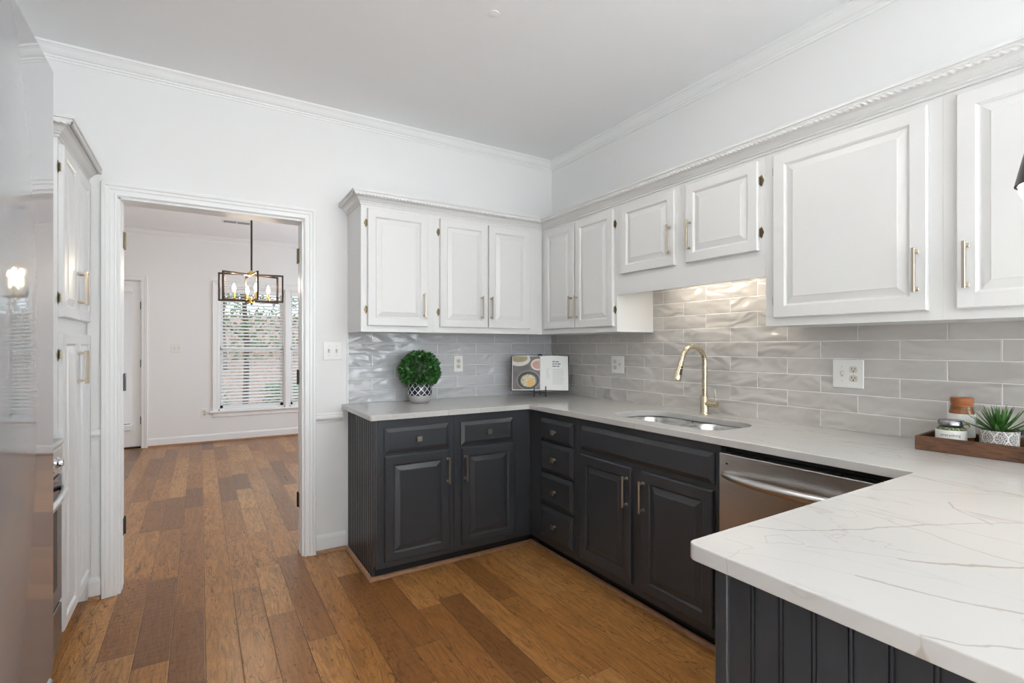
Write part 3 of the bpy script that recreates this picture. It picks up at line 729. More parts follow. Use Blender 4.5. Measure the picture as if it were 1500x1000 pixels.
# ================================================================== CABINET PARTS
def hinge_part(org, u, nrm, parent, mat='antique', thin=False):
    """decorative wrap hinge: org = point on the frame face at the door edge; u points away from the door"""
    org, u, nrm = Vector(org), Vector(u), Vector(nrm); Z = Vector((0, 0, 1)); m = mb()
    pts = [(0.0, -0.019), (0.006, -0.026), (0.010, -0.020), (0.013, -0.010), (0.017, -0.004), (0.017, 0.004), (0.013, 0.010), (0.010, 0.020), (0.006, 0.026), (0.0, 0.019)]
    if thin: pts = [(0, -0.02), (0.0035, -0.024), (0.005, 0), (0.0035, 0.024), (0, 0.02)]
    m.prism(pts, 0.0002, 0.0022, lambda a, b, c: org + u * a + Z * b + nrm * c)
    m.cyl(org + nrm * 0.006 - Z * 0.016 + u * 0.0005, org + nrm * 0.006 + Z * 0.016 + u * 0.0005, 0.0034, n=8)
    m.cyl(org + nrm * 0.006 + Z * 0.016 + u * 0.0005, org + nrm * 0.006 + Z * 0.021 + u * 0.0005, 0.0022, 0.0005, n=8)
    if not thin:
        for s_ in (-1, 1): m.cyl(org + u * 0.010 + Z * s_ * 0.012 + nrm * 0.002, org + u * 0.010 + Z * s_ * 0.012 + nrm * 0.0032, 0.0025, n=8)
        m.box(org - u * 0.006 - Z * 0.018 + nrm * 0.019, org + nrm * 0.0215 + Z * 0.018) if False else None
    return m.build('hinge', mat, parent)
def pull(org, nrm, u, parent, zc, L=0.152, name='handle', mat='bronze'):
    """square bar pull, vertical; org = (point on the door face), zc = its middle height"""
    org, u, nrm = Vector(org), Vector(u), Vector(nrm); m = mb(); Z = Vector((0, 0, 1)); h = 0.0048
    def ob(c0, c1, bev=0.001):
        a = [min(c0[i], c1[i]) for i in range(3)]; b_ = [max(c0[i], c1[i]) for i in range(3)]; m.box(a, b_, bev)
    o = Vector((org.x, org.y, zc))
    ob(o - u * h - Z * L / 2 + nrm * 0.024, o + u * h + Z * L / 2 + nrm * 0.0335)
    for s_ in (-1, 1):
        zz = s_ * (L / 2 - 0.012)
        ob(o - u * h + Z * (zz - h), o + u * h + Z * (zz + h) + nrm * 0.025)
        ob(o - u * 0.007 + Z * (zz - 0.007), o + u * 0.007 + Z * (zz + 0.007) + nrm * 0.003)
    return m.build(name, mat, parent)
def knob(org, nrm, u, parent):
    org, u, nrm = Vector(org), Vector(u), Vector(nrm); m = mb(); Z = Vector((0, 0, 1))
    def ob(c0, c1, bev=0.0012):
        a = [min(c0[i], c1[i]) for i in range(3)]; b_ = [max(c0[i], c1[i]) for i in range(3)]; m.box(a, b_, bev)
    m.cyl(org, org + nrm * 0.004, 0.009, n=14).cyl(org, org + nrm * 0.020, 0.0055, n=10)
    ob(org - u * 0.0145 - Z * 0.0145 + nrm * 0.019, org + u * 0.0145 + Z * 0.0145 + nrm * 0.027)
    return m.build('knob', 'bronze', parent)
def rings_door(fw):   # outer edge, round-over, stile, sticking, groove, raised bevel, field
    return [(0.0, -0.004), (0.004, 0.0), (fw - 0.006, 0.0), (fw, -0.0045), (fw + 0.002, -0.0085), (fw + 0.006, -0.0085), (fw + 0.030, -0.0015), (fw + 0.032, 0.0)]
RD = [(0.0, -0.012), (0.002, -0.010), (0.020, -0.001), (0.022, 0.0)]   # bevelled slab drawer front
def door(root, org, u, nrm, w, z0, z1, mat, fw=0.052, name='door', thick=0.019):
    o = Vector(org); o.z = z0
    return mb().panel(o, u, nrm, w, z1 - z0, rings_door(fw), thick).build(name, mat, root)

def upper_unit(name, label, body, doors, side, mat='cabinet_white', zr=(1.383, 2.150), group='white wall cabinets', hz=None):
    """side 'back' faces -Y (plane YU), side 'right' faces -X (plane XU)
       doors: [(a0, a1, z0, z1, handle_a, hinge_a, hinge_dir, thin_hinge, handle_z)]"""
    a0, a1 = body
    if side == 'back': lo, hi = (a0, YU, zr[0]), (a1, YB, zr[1]); c = ((a0 + a1) / 2, (YU + YB) / 2, zr[0])
    else: lo, hi = (XU, a0, zr[0]), (XR, a1, zr[1]); c = ((XU + XR) / 2, (a0 + a1) / 2, zr[0])
    root = empty(name, c, label, 'cabinet', group)
    return root, lo, hi
YU, XU = YB - 0.315, XR - 0.315          # face planes of the wall cabinets
def doors_on(root, side, specs, mat, hmat='antique', fw=0.052, thick=0.019, plane=None, hl=0.152):
    for (a0, a1, z0, z1, ha, hz, ga, gdir, thin, gzs) in specs:
        if side == 'back':
            P = lambda a, z, d: Vector((a, plane - d, z)); u, n = Vector((1, 0, 0)), Vector((0, -1, 0))
        elif side == 'right':
            P = lambda a, z, d: Vector((plane - d, a, z)); u, n = Vector((0, 1, 0)), Vector((-1, 0, 0))
        else:
            P = lambda a, z, d: Vector((plane + d, a, z)); u, n = Vector((0, 1, 0)), Vector((1, 0, 0))
        d = door(root, P(a0, z0, 0.0005), u, n, a1 - a0, z0, z1, mat, fw, thick=thick)
        if ha is not None: pull(P(ha, 0, thick), n, u, d, hz, hl)
        for gz in gzs: hinge_part(P(ga, gz, 0), u * gdir, n, root, hmat, thin)

# --- wall cabinets on the back wall
root = empty('wall_cabinet', ((0.808 + 1.268) / 2, 3.17, 1.383), 'white single door wall cabinet above the potted topiary', 'cabinet', 'white wall cabinets')
mb().box((0.808, YU, 1.383), (1.2678, YB, 2.150), 0.0004).build('body', 'cabinet_white', root)
doors_on(root, 'back', [(0.845, 1.226, 1.419, 2.118, 1.198, 1.553, 0.843, -1, False, (1.515, 2.03))], 'cabinet_white', plane=YU)
root = empty('wall_cabinet', (1.69, 3.17, 1.383), 'white double door wall cabinet above the open cookbook', 'cabinet', 'white wall cabinets')
mb().box((1.2680, YU, 1.383), (XU - 0.0002, YB, 2.150), 0.0004).build('body', 'cabinet_white', root)
doors_on(root, 'back', [(1.309, 1.658, 1.420, 2.118, 1.608, 1.555, 1.307, -1, False, (1.515, 2.03)), (1.668, 2.004, 1.420, 2.118, 1.681, 1.555, 2.006, 1, True, (1.515, 2.03))], 'cabinet_white', plane=YU)
# --- wall cabinets on the sink wall
root = empty('wall_cabinet', (2.28, 2.6, 1.383), 'white double door wall cabinet left of the lit tile recess', 'cabinet', 'white wall cabinets')
mb().box((XU, 2.2342, 1.383), (XR, YB, 2.150), 0.0004).build('body', 'cabinet_white', root)
doors_on(root, 'right', [(2.625, 2.962, 1.417, 2.118, 2.646, 1.552, 2.965, 1, True, (1.515, 2.03)), (2.256, 2.612, 1.417, 2.118, 2.588, 1.552, 2.254, -1, False, (1.515, 2.03))], 'cabinet_white', plane=XU)
root = empty('wall_cabinet', (2.28, 1.77, 1.602), 'short white double door wall cabinet with valance over the sink', 'cabinet', 'white wall cabinets')
mb().box((XU, 1.3022, 1.700), (XR, 2.2340, 2.150), 0.0004).build('body', 'cabinet_white', root)
mb().box((XU, 1.3022, 1.602), (XU + 0.02, 2.2340, 1.6998)).build('valance', 'cabinet_white', root)
doors_on(root, 'right', [(1.793, 2.190, 1.720, 2.118, 1.820, 1.857, 2.193, 1, True, (1.79, 2.03)), (1.330, 1.722, 1.720, 2.118, 1.692, 1.857, 1.327, -1, False, (1.80, 2.03))], 'cabinet_white', plane=XU)
root = empty('wall_cabinet', (2.28, 0.98, 1.383), 'large white wall cabinet above the outlet, one wide door', 'cabinet', 'white wall cabinets')
mb().box((XU, 0.6785, 1.383), (XR, 1.3020, 2.150), 0.0004).build('body', 'cabinet_white', root)
doors_on(root, 'right', [(0.716, 1.260, 1.417, 2.118, 0.745, 1.556, 1.263, 1, True, (1.49, 2.05))], 'cabinet_white', plane=XU, fw=0.055)
root = empty('wall_cabinet', (2.28, 0.35, 1.383), 'white wall cabinet above the wooden tray, cut off by frame edge', 'cabinet', 'white wall cabinets')
mb().box((XU, 0.02, 1.383), (XR, 0.6783, 2.150), 0.0004).build('body', 'cabinet_white', root)
doors_on(root, 'right', [(0.095, 0.639, 1.417, 2.118, 0.611, 1.556, 0.092, -1, False, (1.49, 2.05))], 'cabinet_white', plane=XU, fw=0.055)
# --- cornice with rope bead running along the wall cabinets
cor = [(0, 0.0), (0.006, 0.0), (0.008, 0.006), (0.006, 0.010), (0.012, 0.013), (0.012, 0.018), (0.018, 0.022), (0.030, 0.036), (0.042, 0.042), (0.044, 0.050), (0.052, 0.055), (0.054, 0.062), (0.060, 0.064), (0.060, 0.072), (0, 0.072)]
def rope(m, path, r=0.0078, pitch=0.021):
    for p0, p1 in zip(path[:-1], path[1:]):
        p0, p1 = Vector(p0), Vector(p1); L = (p1 - p0).length; n = max(8, int(L / 0.0025)); d = (p1 - p0) / L
        t = bmesh.new(); up = Vector((0, 0, 1)); sd = d.cross(up); rr = []; K = 8
        for i in range(n + 1):
            s_ = L * i / n
            rr.append([t.verts.new(p0 + d * s_ + (r * (1 + 0.30 * math.sin(2 * (2 * PI * k / K) - 2 * PI * s_ / pitch))) * (math.cos(2 * PI * k / K) * up + math.sin(2 * PI * k / K) * sd)) for k in range(K)])
        for A, B in zip(rr[:-1], rr[1:]):
            for k in range(K): t.faces.new((A[k], A[(k + 1) % K], B[(k + 1) % K], B[k]))
        m._add(t)
zc0 = 2.138
path = [(0.808, YB, zc0), (0.808, YU, zc0), (XU, YU, zc0), (XU, 0.02, zc0)]
o = mb().sweep(path, (0, 0, 1), cor, side=-1).build('cabinet_cornice', 'cabinet_white')
tag(o, 'white stepped cornice moulding running along the tops of the wall cabinets', 'cornice')
e_ = 0.049
m = mb(); rope(m, [(0.808 - e_, YB, zc0 + 0.048), (0.808 - e_, YU - e_, zc0 + 0.048), (XU - e_, YU - e_, zc0 + 0.048), (XU - e_, 0.02, zc0 + 0.048)])
m.build('rope_bead', 'cabinet_white', o, smooth=True)
# under-cabinet light in the recess over the sink
o = empty('under_cabinet_light', (2.30, 1.60, 1.68), 'slim warm light strip glowing under the short cabinet over the sink', 'light')
mb().box((2.245, 1.36, 1.678), (2.325, 2.08, 1.6995), 0.003).build('housing', 'plate', o)
mb().box((2.255, 1.37, 1.673), (2.315, 2.07, 1.678), 0.001).build('lens', 'strip', o)
l = area('under_cabinet_lamp', (2.285, 1.72, 1.668), (0, R(-25), 0), 0.05, 0.66, 0.95, (1.0, 0.92, 0.80))

# ================================================================== BASE CABINETS
YG, XG = 2.706, 1.813                    # face planes of the base cabinets
zt, zb = 0.8945, 0.083
def bead_pts(a0, a1, pitch, dip=0.004, gw=0.006):
    """plan profile of beadboard: list of (along, depth)"""
    pts = [(a0, 0)]; a = a0 + pitch / 2
    while a < a1 - gw:
        pts += [(a - gw, 0), (a - gw * 0.6, -dip), (a - gw * 0.3, -dip), (a, 0.0006), (a + gw * 0.3, -dip), (a + gw * 0.6, -dip), (a + gw, 0)]; a += pitch
    pts.append((a1, 0)); return pts
root = empty('base_cabinet', (1.04, 3.0, 0.0), 'charcoal base cabinet at the left end with ribbed side panel', 'cabinet', 'charcoal base cabinets')
mb().box((0.822, YG, zb), (1.2695, YB, zt), 0.001).build('body', 'dark', root)
mb().box((0.822, YG + 0.07, 0.0), (1.2695, YB, zb)).build('toe_kick', 'toe', root)
m = mb(); bp = bead_pts(YG + 0.004, YB - 0.004, 0.0405, 0.008, 0.012)
m.prism([(YG, -0.012)] + [(YG, 0)] + bp + [(YB - 0.001, 0), (YB - 0.001, -0.012)], zb, zt, lambda a, d, z: (0.810 - d, a, z) if d > -0.011 else (0.822, a, z))
bp2 = [q for q in bp if q[0] > 2.780]
m.prism([(2.776, -0.012), (2.776, 0)] + bp2 + [(YB - 0.001, 0), (YB - 0.001, -0.012)], 0.0, zb, lambda a, d, z: (0.810 - d, a, z) if d > -0.011 else (0.822, a, z))
m.build('side_panel', 'dark', root)
def drawer(root, side, plane, a0, a1, z0, z1, kb=True, thick=0.019, nm='drawer'):
    if side == 'back': P = lambda a, z, d: Vector((a, plane - d, z)); u, n = Vector((1, 0, 0)), Vector((0, -1, 0))
    else: P = lambda a, z, d: Vector((plane - d, a, z)); u, n = Vector((0, 1, 0)), Vector((-1, 0, 0))
    d = mb().panel(P(a0, z0, 0.0005), u, n, a1 - a0, z1 - z0, RD, thick).build(nm, 'dark', root)
    if kb: knob(P((a0 + a1) / 2, (z0 + z1) / 2, thick), n, u, d)
drawer(root, 'back', YG, 0.851, 1.234, 0.709, 0.848)
doors_on(root, 'back', [(0.853, 1.237, 0.118, 0.693, 1.222, 0.578, 0.851, -1, False, (0.235, 0.575))], 'dark', 'hingedark', plane=YG, fw=0.052)
root = empty('base_cabinet', (1.54, 3.0, 0.0), 'charcoal base cabinet below the counter at the inner corner', 'cabinet', 'charcoal base cabinets')
mb().box((1.2705, YG, zb), (XG, YB, zt), 0.001).build('body', 'dark', root)
mb().box((1.2705, YG + 0.07, 0.0), (XG + 0.06, YB, zb)).build('toe_kick', 'toe', root)
drawer(root, 'back', YG, 1.310, 1.673, 0.709, 0.848)
doors_on(root, 'back', [(1.317, 1.684, 0.118, 0.691, 1.335, 0.578, 1.686, 1, True, (0.235, 0.575))], 'dark', 'hingedark', plane=YG, fw=0.052)
# drawer stack
root = empty('base_cabinet', (2.1, 2.48, 0.0), 'charcoal stack of four small drawers at the inner corner', 'cabinet', 'charcoal base cabinets')
mb().box((XG, 2.2225, zb), (XR, YG - 0.0005, zt), 0.001).build('body', 'dark', root)
mb().box((XG + 0.07, 2.2225, 0), (XR, YG, zb)).build('toe_kick', 'toe', root)
for (z0, z1) in ((0.715, 0.853), (0.530, 0.709), (0.336, 0.517), (0.130, 0.314)): drawer(root, 'right', XG, 2.257, 2.575, z0, z1)
# sink base (open box so that the bowls hang inside it)
root = empty('base_cabinet', (2.1, 1.76, 0.0), 'wide charcoal double door base cabinet under the sink', 'cabinet', 'charcoal base cabinets')
m = mb().box((XG, 1.3045, zb), (XG + 0.02, 2.2215, zt)).box((XG + 0.02, 1.3045, zb), (XR, 1.3225, zt)).box((XG + 0.02, 2.2035, zb), (XR, 2.2215, zt)).box((XG + 0.02, 1.3225, zb), (XR, 2.2035, zb + 0.018))
m.build('body', 'dark', root)
mb().box((XG + 0.07, 1.3045, 0), (XG + 0.09, 2.2215, zb)).build('toe_kick', 'toe', root)
drawer(root, 'right', XG, 1.330, 2.187, 0.724, 0.856, False, nm='false_drawer_front')
doors_on(root, 'right', [(1.799, 2.190, 0.125, 0.697, 1.822, 0.578, 2.193, 1, True, ()), (1.333, 1.729, 0.125, 0.697, 1.712, 0.578, 1.330, -1, False, (0.235, 0.580))], 'dark', 'hingedark', plane=XG, fw=0.055)

# peninsula cabinet with beadboard end
root = empty('peninsula_cabinet', (1.6, 0.25, 0.0), 'charcoal peninsula cabinet with wide vertical board end panel', 'cabinet', 'charcoal base cabinets')
mb().box((0.828, -0.05, 0), (XR, 0.596, zt), 0.001).build('body', 'dark', root)
mb().box((0.812, 0.572, 0.0), (0.828, 0.598, zt), 0.002).build('corner_post', 'dark', root)
m = mb(); pts = [(-0.05, 0)]
for a in (-0.0325, 0.0185, 0.0695, 0.1195, 0.1695, 0.2195, 0.268, 0.319, 0.371, 0.424, 0.477, 0.527):
    pts += [(a - 0.0045, 0), (a - 0.0040, -0.0035), (a - 0.0018, -0.0035), (a - 0.0014, 0.0016), (a + 0.0014, 0.0016), (a + 0.0018, -0.0035), (a + 0.0040, -0.0035), (a + 0.0045, 0)]
pts += [(0.572, 0)]
m.prism([(-0.05, -0.008)] + pts + [(0.572, -0.008)], 0.0, zt, lambda a, d, z: (0.820 - d, a, z))
m.build('end_panel', 'dark', root)
mb().box((XG, 0.5965, zb), (XR, 0.6965, zt), 0.001).build('corner_filler', 'dark', root)
mb().box((XG + 0.07, 0.5965, 0), (XR, 0.6965, zb)).build('toe_kick', 'toe', root)

# dishwasher
root = empty('dishwasher', (2.1, 1.0, 0), 'stainless dishwasher with bowed bar handle, half hidden by the counter', 'dishwasher')
mb().box((1.835, 0.7, 0.10), (XR - 0.02, 1.3, 0.868), 0.002).build('body', 'darkseal', root)
d = mb().box((1.790, 0.7015, 0.115), (1.835, 1.2985, 0.866), 0.004, 2).build('door', 'steel', root)
mb().box((1.80, 0.7015, 0.845), (1.83, 1.2985, 0.8665), 0.002) if False else None
pts = []
for k in range(25):
    s_ = k / 24; y = 0.735 + 0.535 * s_; bow = 0.052 * (1 - (2 * s_ - 1) ** 2) ** 0.8 + 0.006
    pts.append((1.790 - bow, y, 0.782))
t_ = mb(); 
for i, p in enumerate(pts): pass
t_.tube(pts, [0.014 + 0.004 * math.sin(PI * i / 24) for i in range(25)], 14)
t_.build('handle', 'steel', d, smooth='auto')
mb().cyl((1.7905, 1.262, 0.826), (1.7885, 1.262, 0.826), 0.004, n=10).build('vent_dot', 'darkseal', d)
mb().box((1.86, 0.7015, 0.0), (1.88, 1.2985, 0.10)).build('toe_kick', 'toe', root)
mb().box((1.845, 0.70, 0.8685), (2.40, 1.30, 0.8945)).build('mounting_strip', 'darkseal', root)  # near-black block paints the shade in the gap above the dishwasher

# ================================================================== COUNTERTOP
def rounded(pts, rad, seg=6):
    out = []
    n = len(pts)
    for i, p in enumerate(pts):
        r = rad[i] if isinstance(rad, (list, tuple)) else rad
        if r <= 0: out.append(p); continue
        a, b_, c = Vector(pts[i - 1]), Vector(p), Vector(pts[(i + 1) % n])
        d0, d1 = (a - b_).normalized(), (c - b_).normalized()
        ang = d0.angle(d1); tl = r / math.tan(ang / 2); ctr = b_ + (d0 + d1).normalized() * (r / math.sin(ang / 2))
        s0, s1 = b_ + d0 * tl, b_ + d1 * tl
        v0, v1 = s0 - ctr, s1 - ctr; full = v0.angle_signed(v1)
        for k in range(seg + 1):
            th = -full * k / seg; cs, sn = math.cos(th), math.sin(th)
            out.append((ctr.x + v0.x * cs - v0.y * sn, ctr.y + v0.x * sn + v0.y * cs))
    return out
outer = rounded([(0.770, YB), (0.770, 2.676), (1.783, 2.676), (1.783, 0.638), (0.780, 0.638), (0.780, -0.40), (XR, -0.40), (XR, YB)], [0, 0.012, 0.02, 0.006, 0.022, 0.02, 0, 0])
SX0, SX1, SY0, SY1 = 1.895, 2.250, 1.395, 2.080
hole = rounded([(SX0, SY0), (SX1, SY0), (SX1, SY1), (SX0, SY1)], [0.10, 0.13, 0.13, 0.10], 10)
t = bmesh.new(); edges = []
for loop in (outer, hole):
    vs_ = [t.verts.new((x, y, 0.925)) for x, y in loop]
    for k in range(len(vs_)): edges.append(t.edges.new((vs_[k], vs_[(k + 1) % len(vs_)])))
bmesh.ops.triangle_fill(t, use_beauty=True, edges=edges)
ext = bmesh.ops.extrude_face_region(t, geom=list(t.faces))
for v in [g for g in ext['geom'] if isinstance(g, bmesh.types.BMVert)]: v.co.z = 0.895
bmesh.ops.recalc_face_normals(t, faces=list(t.faces))
be = [e for e in t.edges if len(e.link_faces) == 2 and abs(e.calc_face_angle(0)) > 1.2 and abs(e.verts[0].co.z - e.verts[1].co.z) < 1e-5]
bmesh.ops.bevel(t, geom=be, offset=0.0025, segments=2, affect='EDGES', profile=0.5)
m = mb(); m._add(t)
ct = tag(m.build('countertop', 'quartz'), 'white quartz countertop with thin grey brown veins wrapping round the kitchen', 'countertop')

# sink
root = empty('kitchen_sink', (2.07, 1.73, 0.70), 'stainless double bowl sink set under the white counter', 'sink')
def bowl(y0, y1, name, x0=1.885, x1=2.262):
    t = bmesh.new(); rr = []
    for (ins, z, rad) in ((-0.022, 0.8945, 0.11), (0.0, 0.8935, 0.10), (0.004, 0.880, 0.10), (0.014, 0.73, 0.09), (0.03, 0.712, 0.08), (0.07, 0.706, 0.05)):
        pts = rounded([(x0 + ins, y0 + ins), (x1 - ins, y0 + ins), (x1 - ins, y1 - ins), (x0 + ins, y1 - ins)], rad, 10)
        if ins < 0:   # keep the flange inside its half
            pts = [(x, min(max(y, y0 - 0.012), y1 + 0.012)) for x, y in pts]
        rr.append([t.verts.new((x, y, z)) for x, y in pts])
    for A, B in zip(rr[:-1], rr[1:]):
        for k in range(len(A)): t.faces.new((A[k], A[(k + 1) % len(A)], B[(k + 1) % len(A)], B[k]))
    t.faces.new(rr[-1])
    m = mb(); m._add(t); o = m.build(name, 'sink', root, smooth='auto')
    md = o.modifiers.new('thick', 'SOLIDIFY'); md.thickness = 0.0015; md.offset = -1
    cx, cy = (x0 + x1) / 2, (y0 + y1) / 2
    mb().lathe((cx, cy, 0.7065), [(0, 0.0), (0.030, 0.0), (0.036, 0.002), (0.042, 0.003), (0.044, 0.0), (0.044, -0.002), (0, -0.002)], 24).build('drain', 'chrome', o, smooth='auto')
bowl(1.390, 1.712, 'bowl'); bowl(1.742, 2.090, 'bowl')
mb().box((1.93, 1.7125, 0.885), (2.215, 1.7415, 0.8945), 0.003, 2).build('divider', 'sink', root)
# faucet
FX, FY = 2.345, 1.79
root = empty('kitchen_faucet', (FX, FY, 0.925), 'tall brushed gold gooseneck faucet with pull down spray head', 'faucet')
m = mb().lathe((FX, FY, 0.925), [(0, 0), (0.0265, 0), (0.0265, 0.004), (0.0235, 0.009), (0.0225, 0.012), (0.0225, 0.098), (0.020, 0.102), (0, 0.102)], 28)
m.build('base', 'gold', root, smooth='auto')
pts = [(FX, FY, 1.02), (FX, FY, 1.10), (FX, FY, 1.19)]
rad = 0.088; dirx, diry = -0.995, 0.06
for k in range(1, 25):
    th = PI * k / 24 * 0.93; s_ = rad - rad * math.cos(th)
    pts.append((FX + dirx * s_, FY + diry * s_, 1.205 + rad * math.sin(th)))
lx, ly, lz = pts[-1]
d = (Vector(pts[-1]) - Vector(pts[-2])).normalized(); tip = Vector(pts[-1]) + d * 0.012
pts.append(tuple(tip))
mb().tube(pts, 0.0138, 18).build('spout', 'gold', root, smooth='auto')
hd = (Vector((dirx * 0.36, diry * 0.36, -1))).normalized()
m = mb().lathe(tip, [(0, -0.002), (0.0145, -0.002), (0.0155, 0.004), (0.0165, 0.030), (0.0215, 0.078), (0.0225, 0.098), (0.021, 0.103), (0, 0.103)], 28, tuple(hd))
h = m.build('spray_head', 'gold', root, smooth='auto')
side_ = hd.cross(Vector((0, 0, 1))).normalized(); frn = Vector((-0.30, -0.90, 0.0)).normalized(); frn = (frn - hd * frn.dot(hd)).normalized()
def btn(s0, s1, ww, r_):
    c0 = tip + hd * s0 + frn * r_; c1 = tip + hd * s1 + frn * (r_ + 0.003)
    return c0, c1
m = mb(); m.cyl(tip + hd * 0.030 + frn * 0.0145, tip + hd * 0.030 + frn * 0.0195, 0.0055, n=12)
m.build('button', 'black', h); m = mb()
for q in range(6): m.cyl(tip + hd * (0.046 + q * 0.0045) + frn * (0.0155 + q * 0.0004), tip + hd * (0.046 + q * 0.0045) + frn * (0.0205 + q * 0.0004), 0.0065, n=12)
m.build('button', 'black', h)
m = mb().cyl((FX, FY - 0.01, 0.985), (FX + 0.001, FY - 0.078, 0.985), 0.0175, n=24, bev=0.002)
m.build('valve_body', 'gold', root, smooth='auto')
m = mb().tube([(FX, FY - 0.064, 0.995), (FX, FY - 0.066, 1.02), (FX, FY - 0.063, 1.068)], [0.0040, 0.0036, 0.0030], 10)
m.build('lever', 'gold', root, smooth='auto')

# ================================================================== LEFT SIDE: pantry, range, fridge
XP = -0.490
root = empty('pantry_cabinet', (-0.80, 3.0, 0), 'tall white pantry cabinet beside the doorway, seen nearly edge on', 'cabinet')
mb().box((XL + 0.002, 2.690, 0.115), (XP, YB - 0.001, 2.150), 0.0015).build('body', 'cabinet_white', root)
mb().box((XL + 0.002, 2.690, 0), (XP - 0.07, YB - 0.02, 0.115)).build('toe_kick', 'cabinet_white', root)
doors_on(root, 'left', [(2.700, 2.985, 1.414, 2.115, 2.965, 1.56, 2.699, -1, False, (1.49, 2.02)), (2.992, 3.285, 1.414, 2.115, 3.012, 1.56, 3.287, 1, True, (1.49, 2.02)),
                        (2.700, 2.985, 0.135, 1.350, 2.965, 1.20, 2.699, -1, False, (0.30, 1.26)), (2.992, 3.285, 0.135, 1.350, 3.012, 1.20, 3.287, 1, True, (0.30, 1.26))], 'cabinet_white', plane=XP, fw=0.05)
o = mb().sweep([(XP, YB, zc0), (XP, 2.690, zc0), (XL, 2.690, zc0)], (0, 0, 1), cor, side=1).build('pantry_cornice', 'cabinet_white', root)
m = mb(); rope(m, [(XP + e_, YB, zc0 + 0.048), (XP + e_, 2.690 - e_, zc0 + 0.048), (XL, 2.690 - e_, zc0 + 0.048)]); m.build('rope_bead', 'cabinet_white', o, smooth=True)

root = empty('range', (-0.8, 2.3, 0), 'stainless slide in range squeezed between refrigerator and white pantry cabinet', 'stove')
mb().box((XL + 0.03, 1.925, 0.09), (-0.505, 2.683, 0.90), 0.003).build('body', 'black', root)
mb().box((XL + 0.06, 1.94, 0.0), (-0.56, 2.67, 0.09)).build('toe_kick', 'toe', root)
mb().box((XL + 0.03, 1.920, 0.901), (-0.468, 2.686, 0.925), 0.008, 2).build('cooktop', 'steel', root)
m = mb().box((-0.505, 1.93, 0.795), (-0.472, 2.680, 0.900), 0.006, 2); m.build('control_panel', 'steel', root)
for y in (2.02, 2.16, 2.30, 2.44, 2.58):
    mb().lathe((-0.472, y, 0.845), [(0, 0), (0.022, 0), (0.022, 0.004), (0.017, 0.008), (0.015, 0.020), (0, 0.021)], 20, (1, 0, 0)).build('knob', 'chrome', root, smooth='auto')
d = mb().box((-0.505, 1.935, 0.285), (-0.474, 2.675, 0.785), 0.005, 2).build('oven_door', 'rangesteel', root)
mb().box((-0.4745, 2.02, 0.36), (-0.4725, 2.59, 0.66)).build('oven_window', 'black', d)
pts = [(-0.474 + 0.008 + 0.030 * (1 - (2 * k / 20 - 1) ** 2) ** 0.6, 1.965 + 0.68 * k / 20, 0.735) for k in range(21)]
mb().tube(pts, 0.013, 14).build('handle', 'chrome', d, smooth='auto')
d = mb().box((-0.505, 1.935, 0.105), (-0.474, 2.675, 0.272), 0.005, 2).build('drawer', 'rangesteel', root)
# worktop run between fridge and range
root = empty('base_cabinet', (-0.8, 1.55, 0), 'short charcoal cabinet hidden between refrigerator and range', 'cabinet', 'charcoal base cabinets')
mb().box((XL + 0.002, 1.24, zb), (-0.52, 1.915, zt), 0.001).build('body', 'dark', root)
mb().box((XL + 0.002, 1.24, 0), (-0.59, 1.915, zb)).build('toe_kick', 'toe', root)
mb().box((XL + 0.002, 1.24, 0.895), (-0.49, 1.915, 0.925), 0.003).build('worktop', 'quartz', root)
# refrigerator
root = empty('refrigerator', (-0.65, 0.72, 0), 'tall stainless refrigerator at the left edge reflecting the breakfast room', 'refrigerator')
FXF = -0.220
mb().box((XL + 0.03, 0.272, 0.02), (FXF - 0.062, 1.178, 1.772), 0.004).build('body', 'hingedark', root)
for (y0, y1, hy_) in ((0.272, 0.572, 0.530), (0.578, 1.184, 0.625)):
    d = mb().box((FXF - 0.060, y0, 0.72), (FXF, y1, 1.782), 0.007, 3).build('door', 'fridge', root, smooth='auto')
    m = mb().tube([(FXF, hy_, 0.86), (FXF + 0.045, hy_, 0.88), (FXF + 0.050, hy_, 0.92), (FXF + 0.050, hy_, 1.50), (FXF + 0.045, hy_, 1.54), (FXF, hy_, 1.56)], 0.011, 12); m.build('handle', 'steel', d, smooth='auto')
d = mb().box((FXF - 0.060, 0.272, 0.06), (FXF, 1.184, 0.712), 0.007, 3).build('freezer_drawer', 'fridge', root, smooth='auto')
mb().tube([(FXF, 0.34, 0.64), (FXF + 0.045, 0.36, 0.64), (FXF + 0.05, 0.40, 0.64), (FXF + 0.05, 1.05, 0.64), (FXF + 0.045, 1.09, 0.64), (FXF, 1.11, 0.64)], 0.011, 12).build('handle', 'steel', d, smooth='auto')

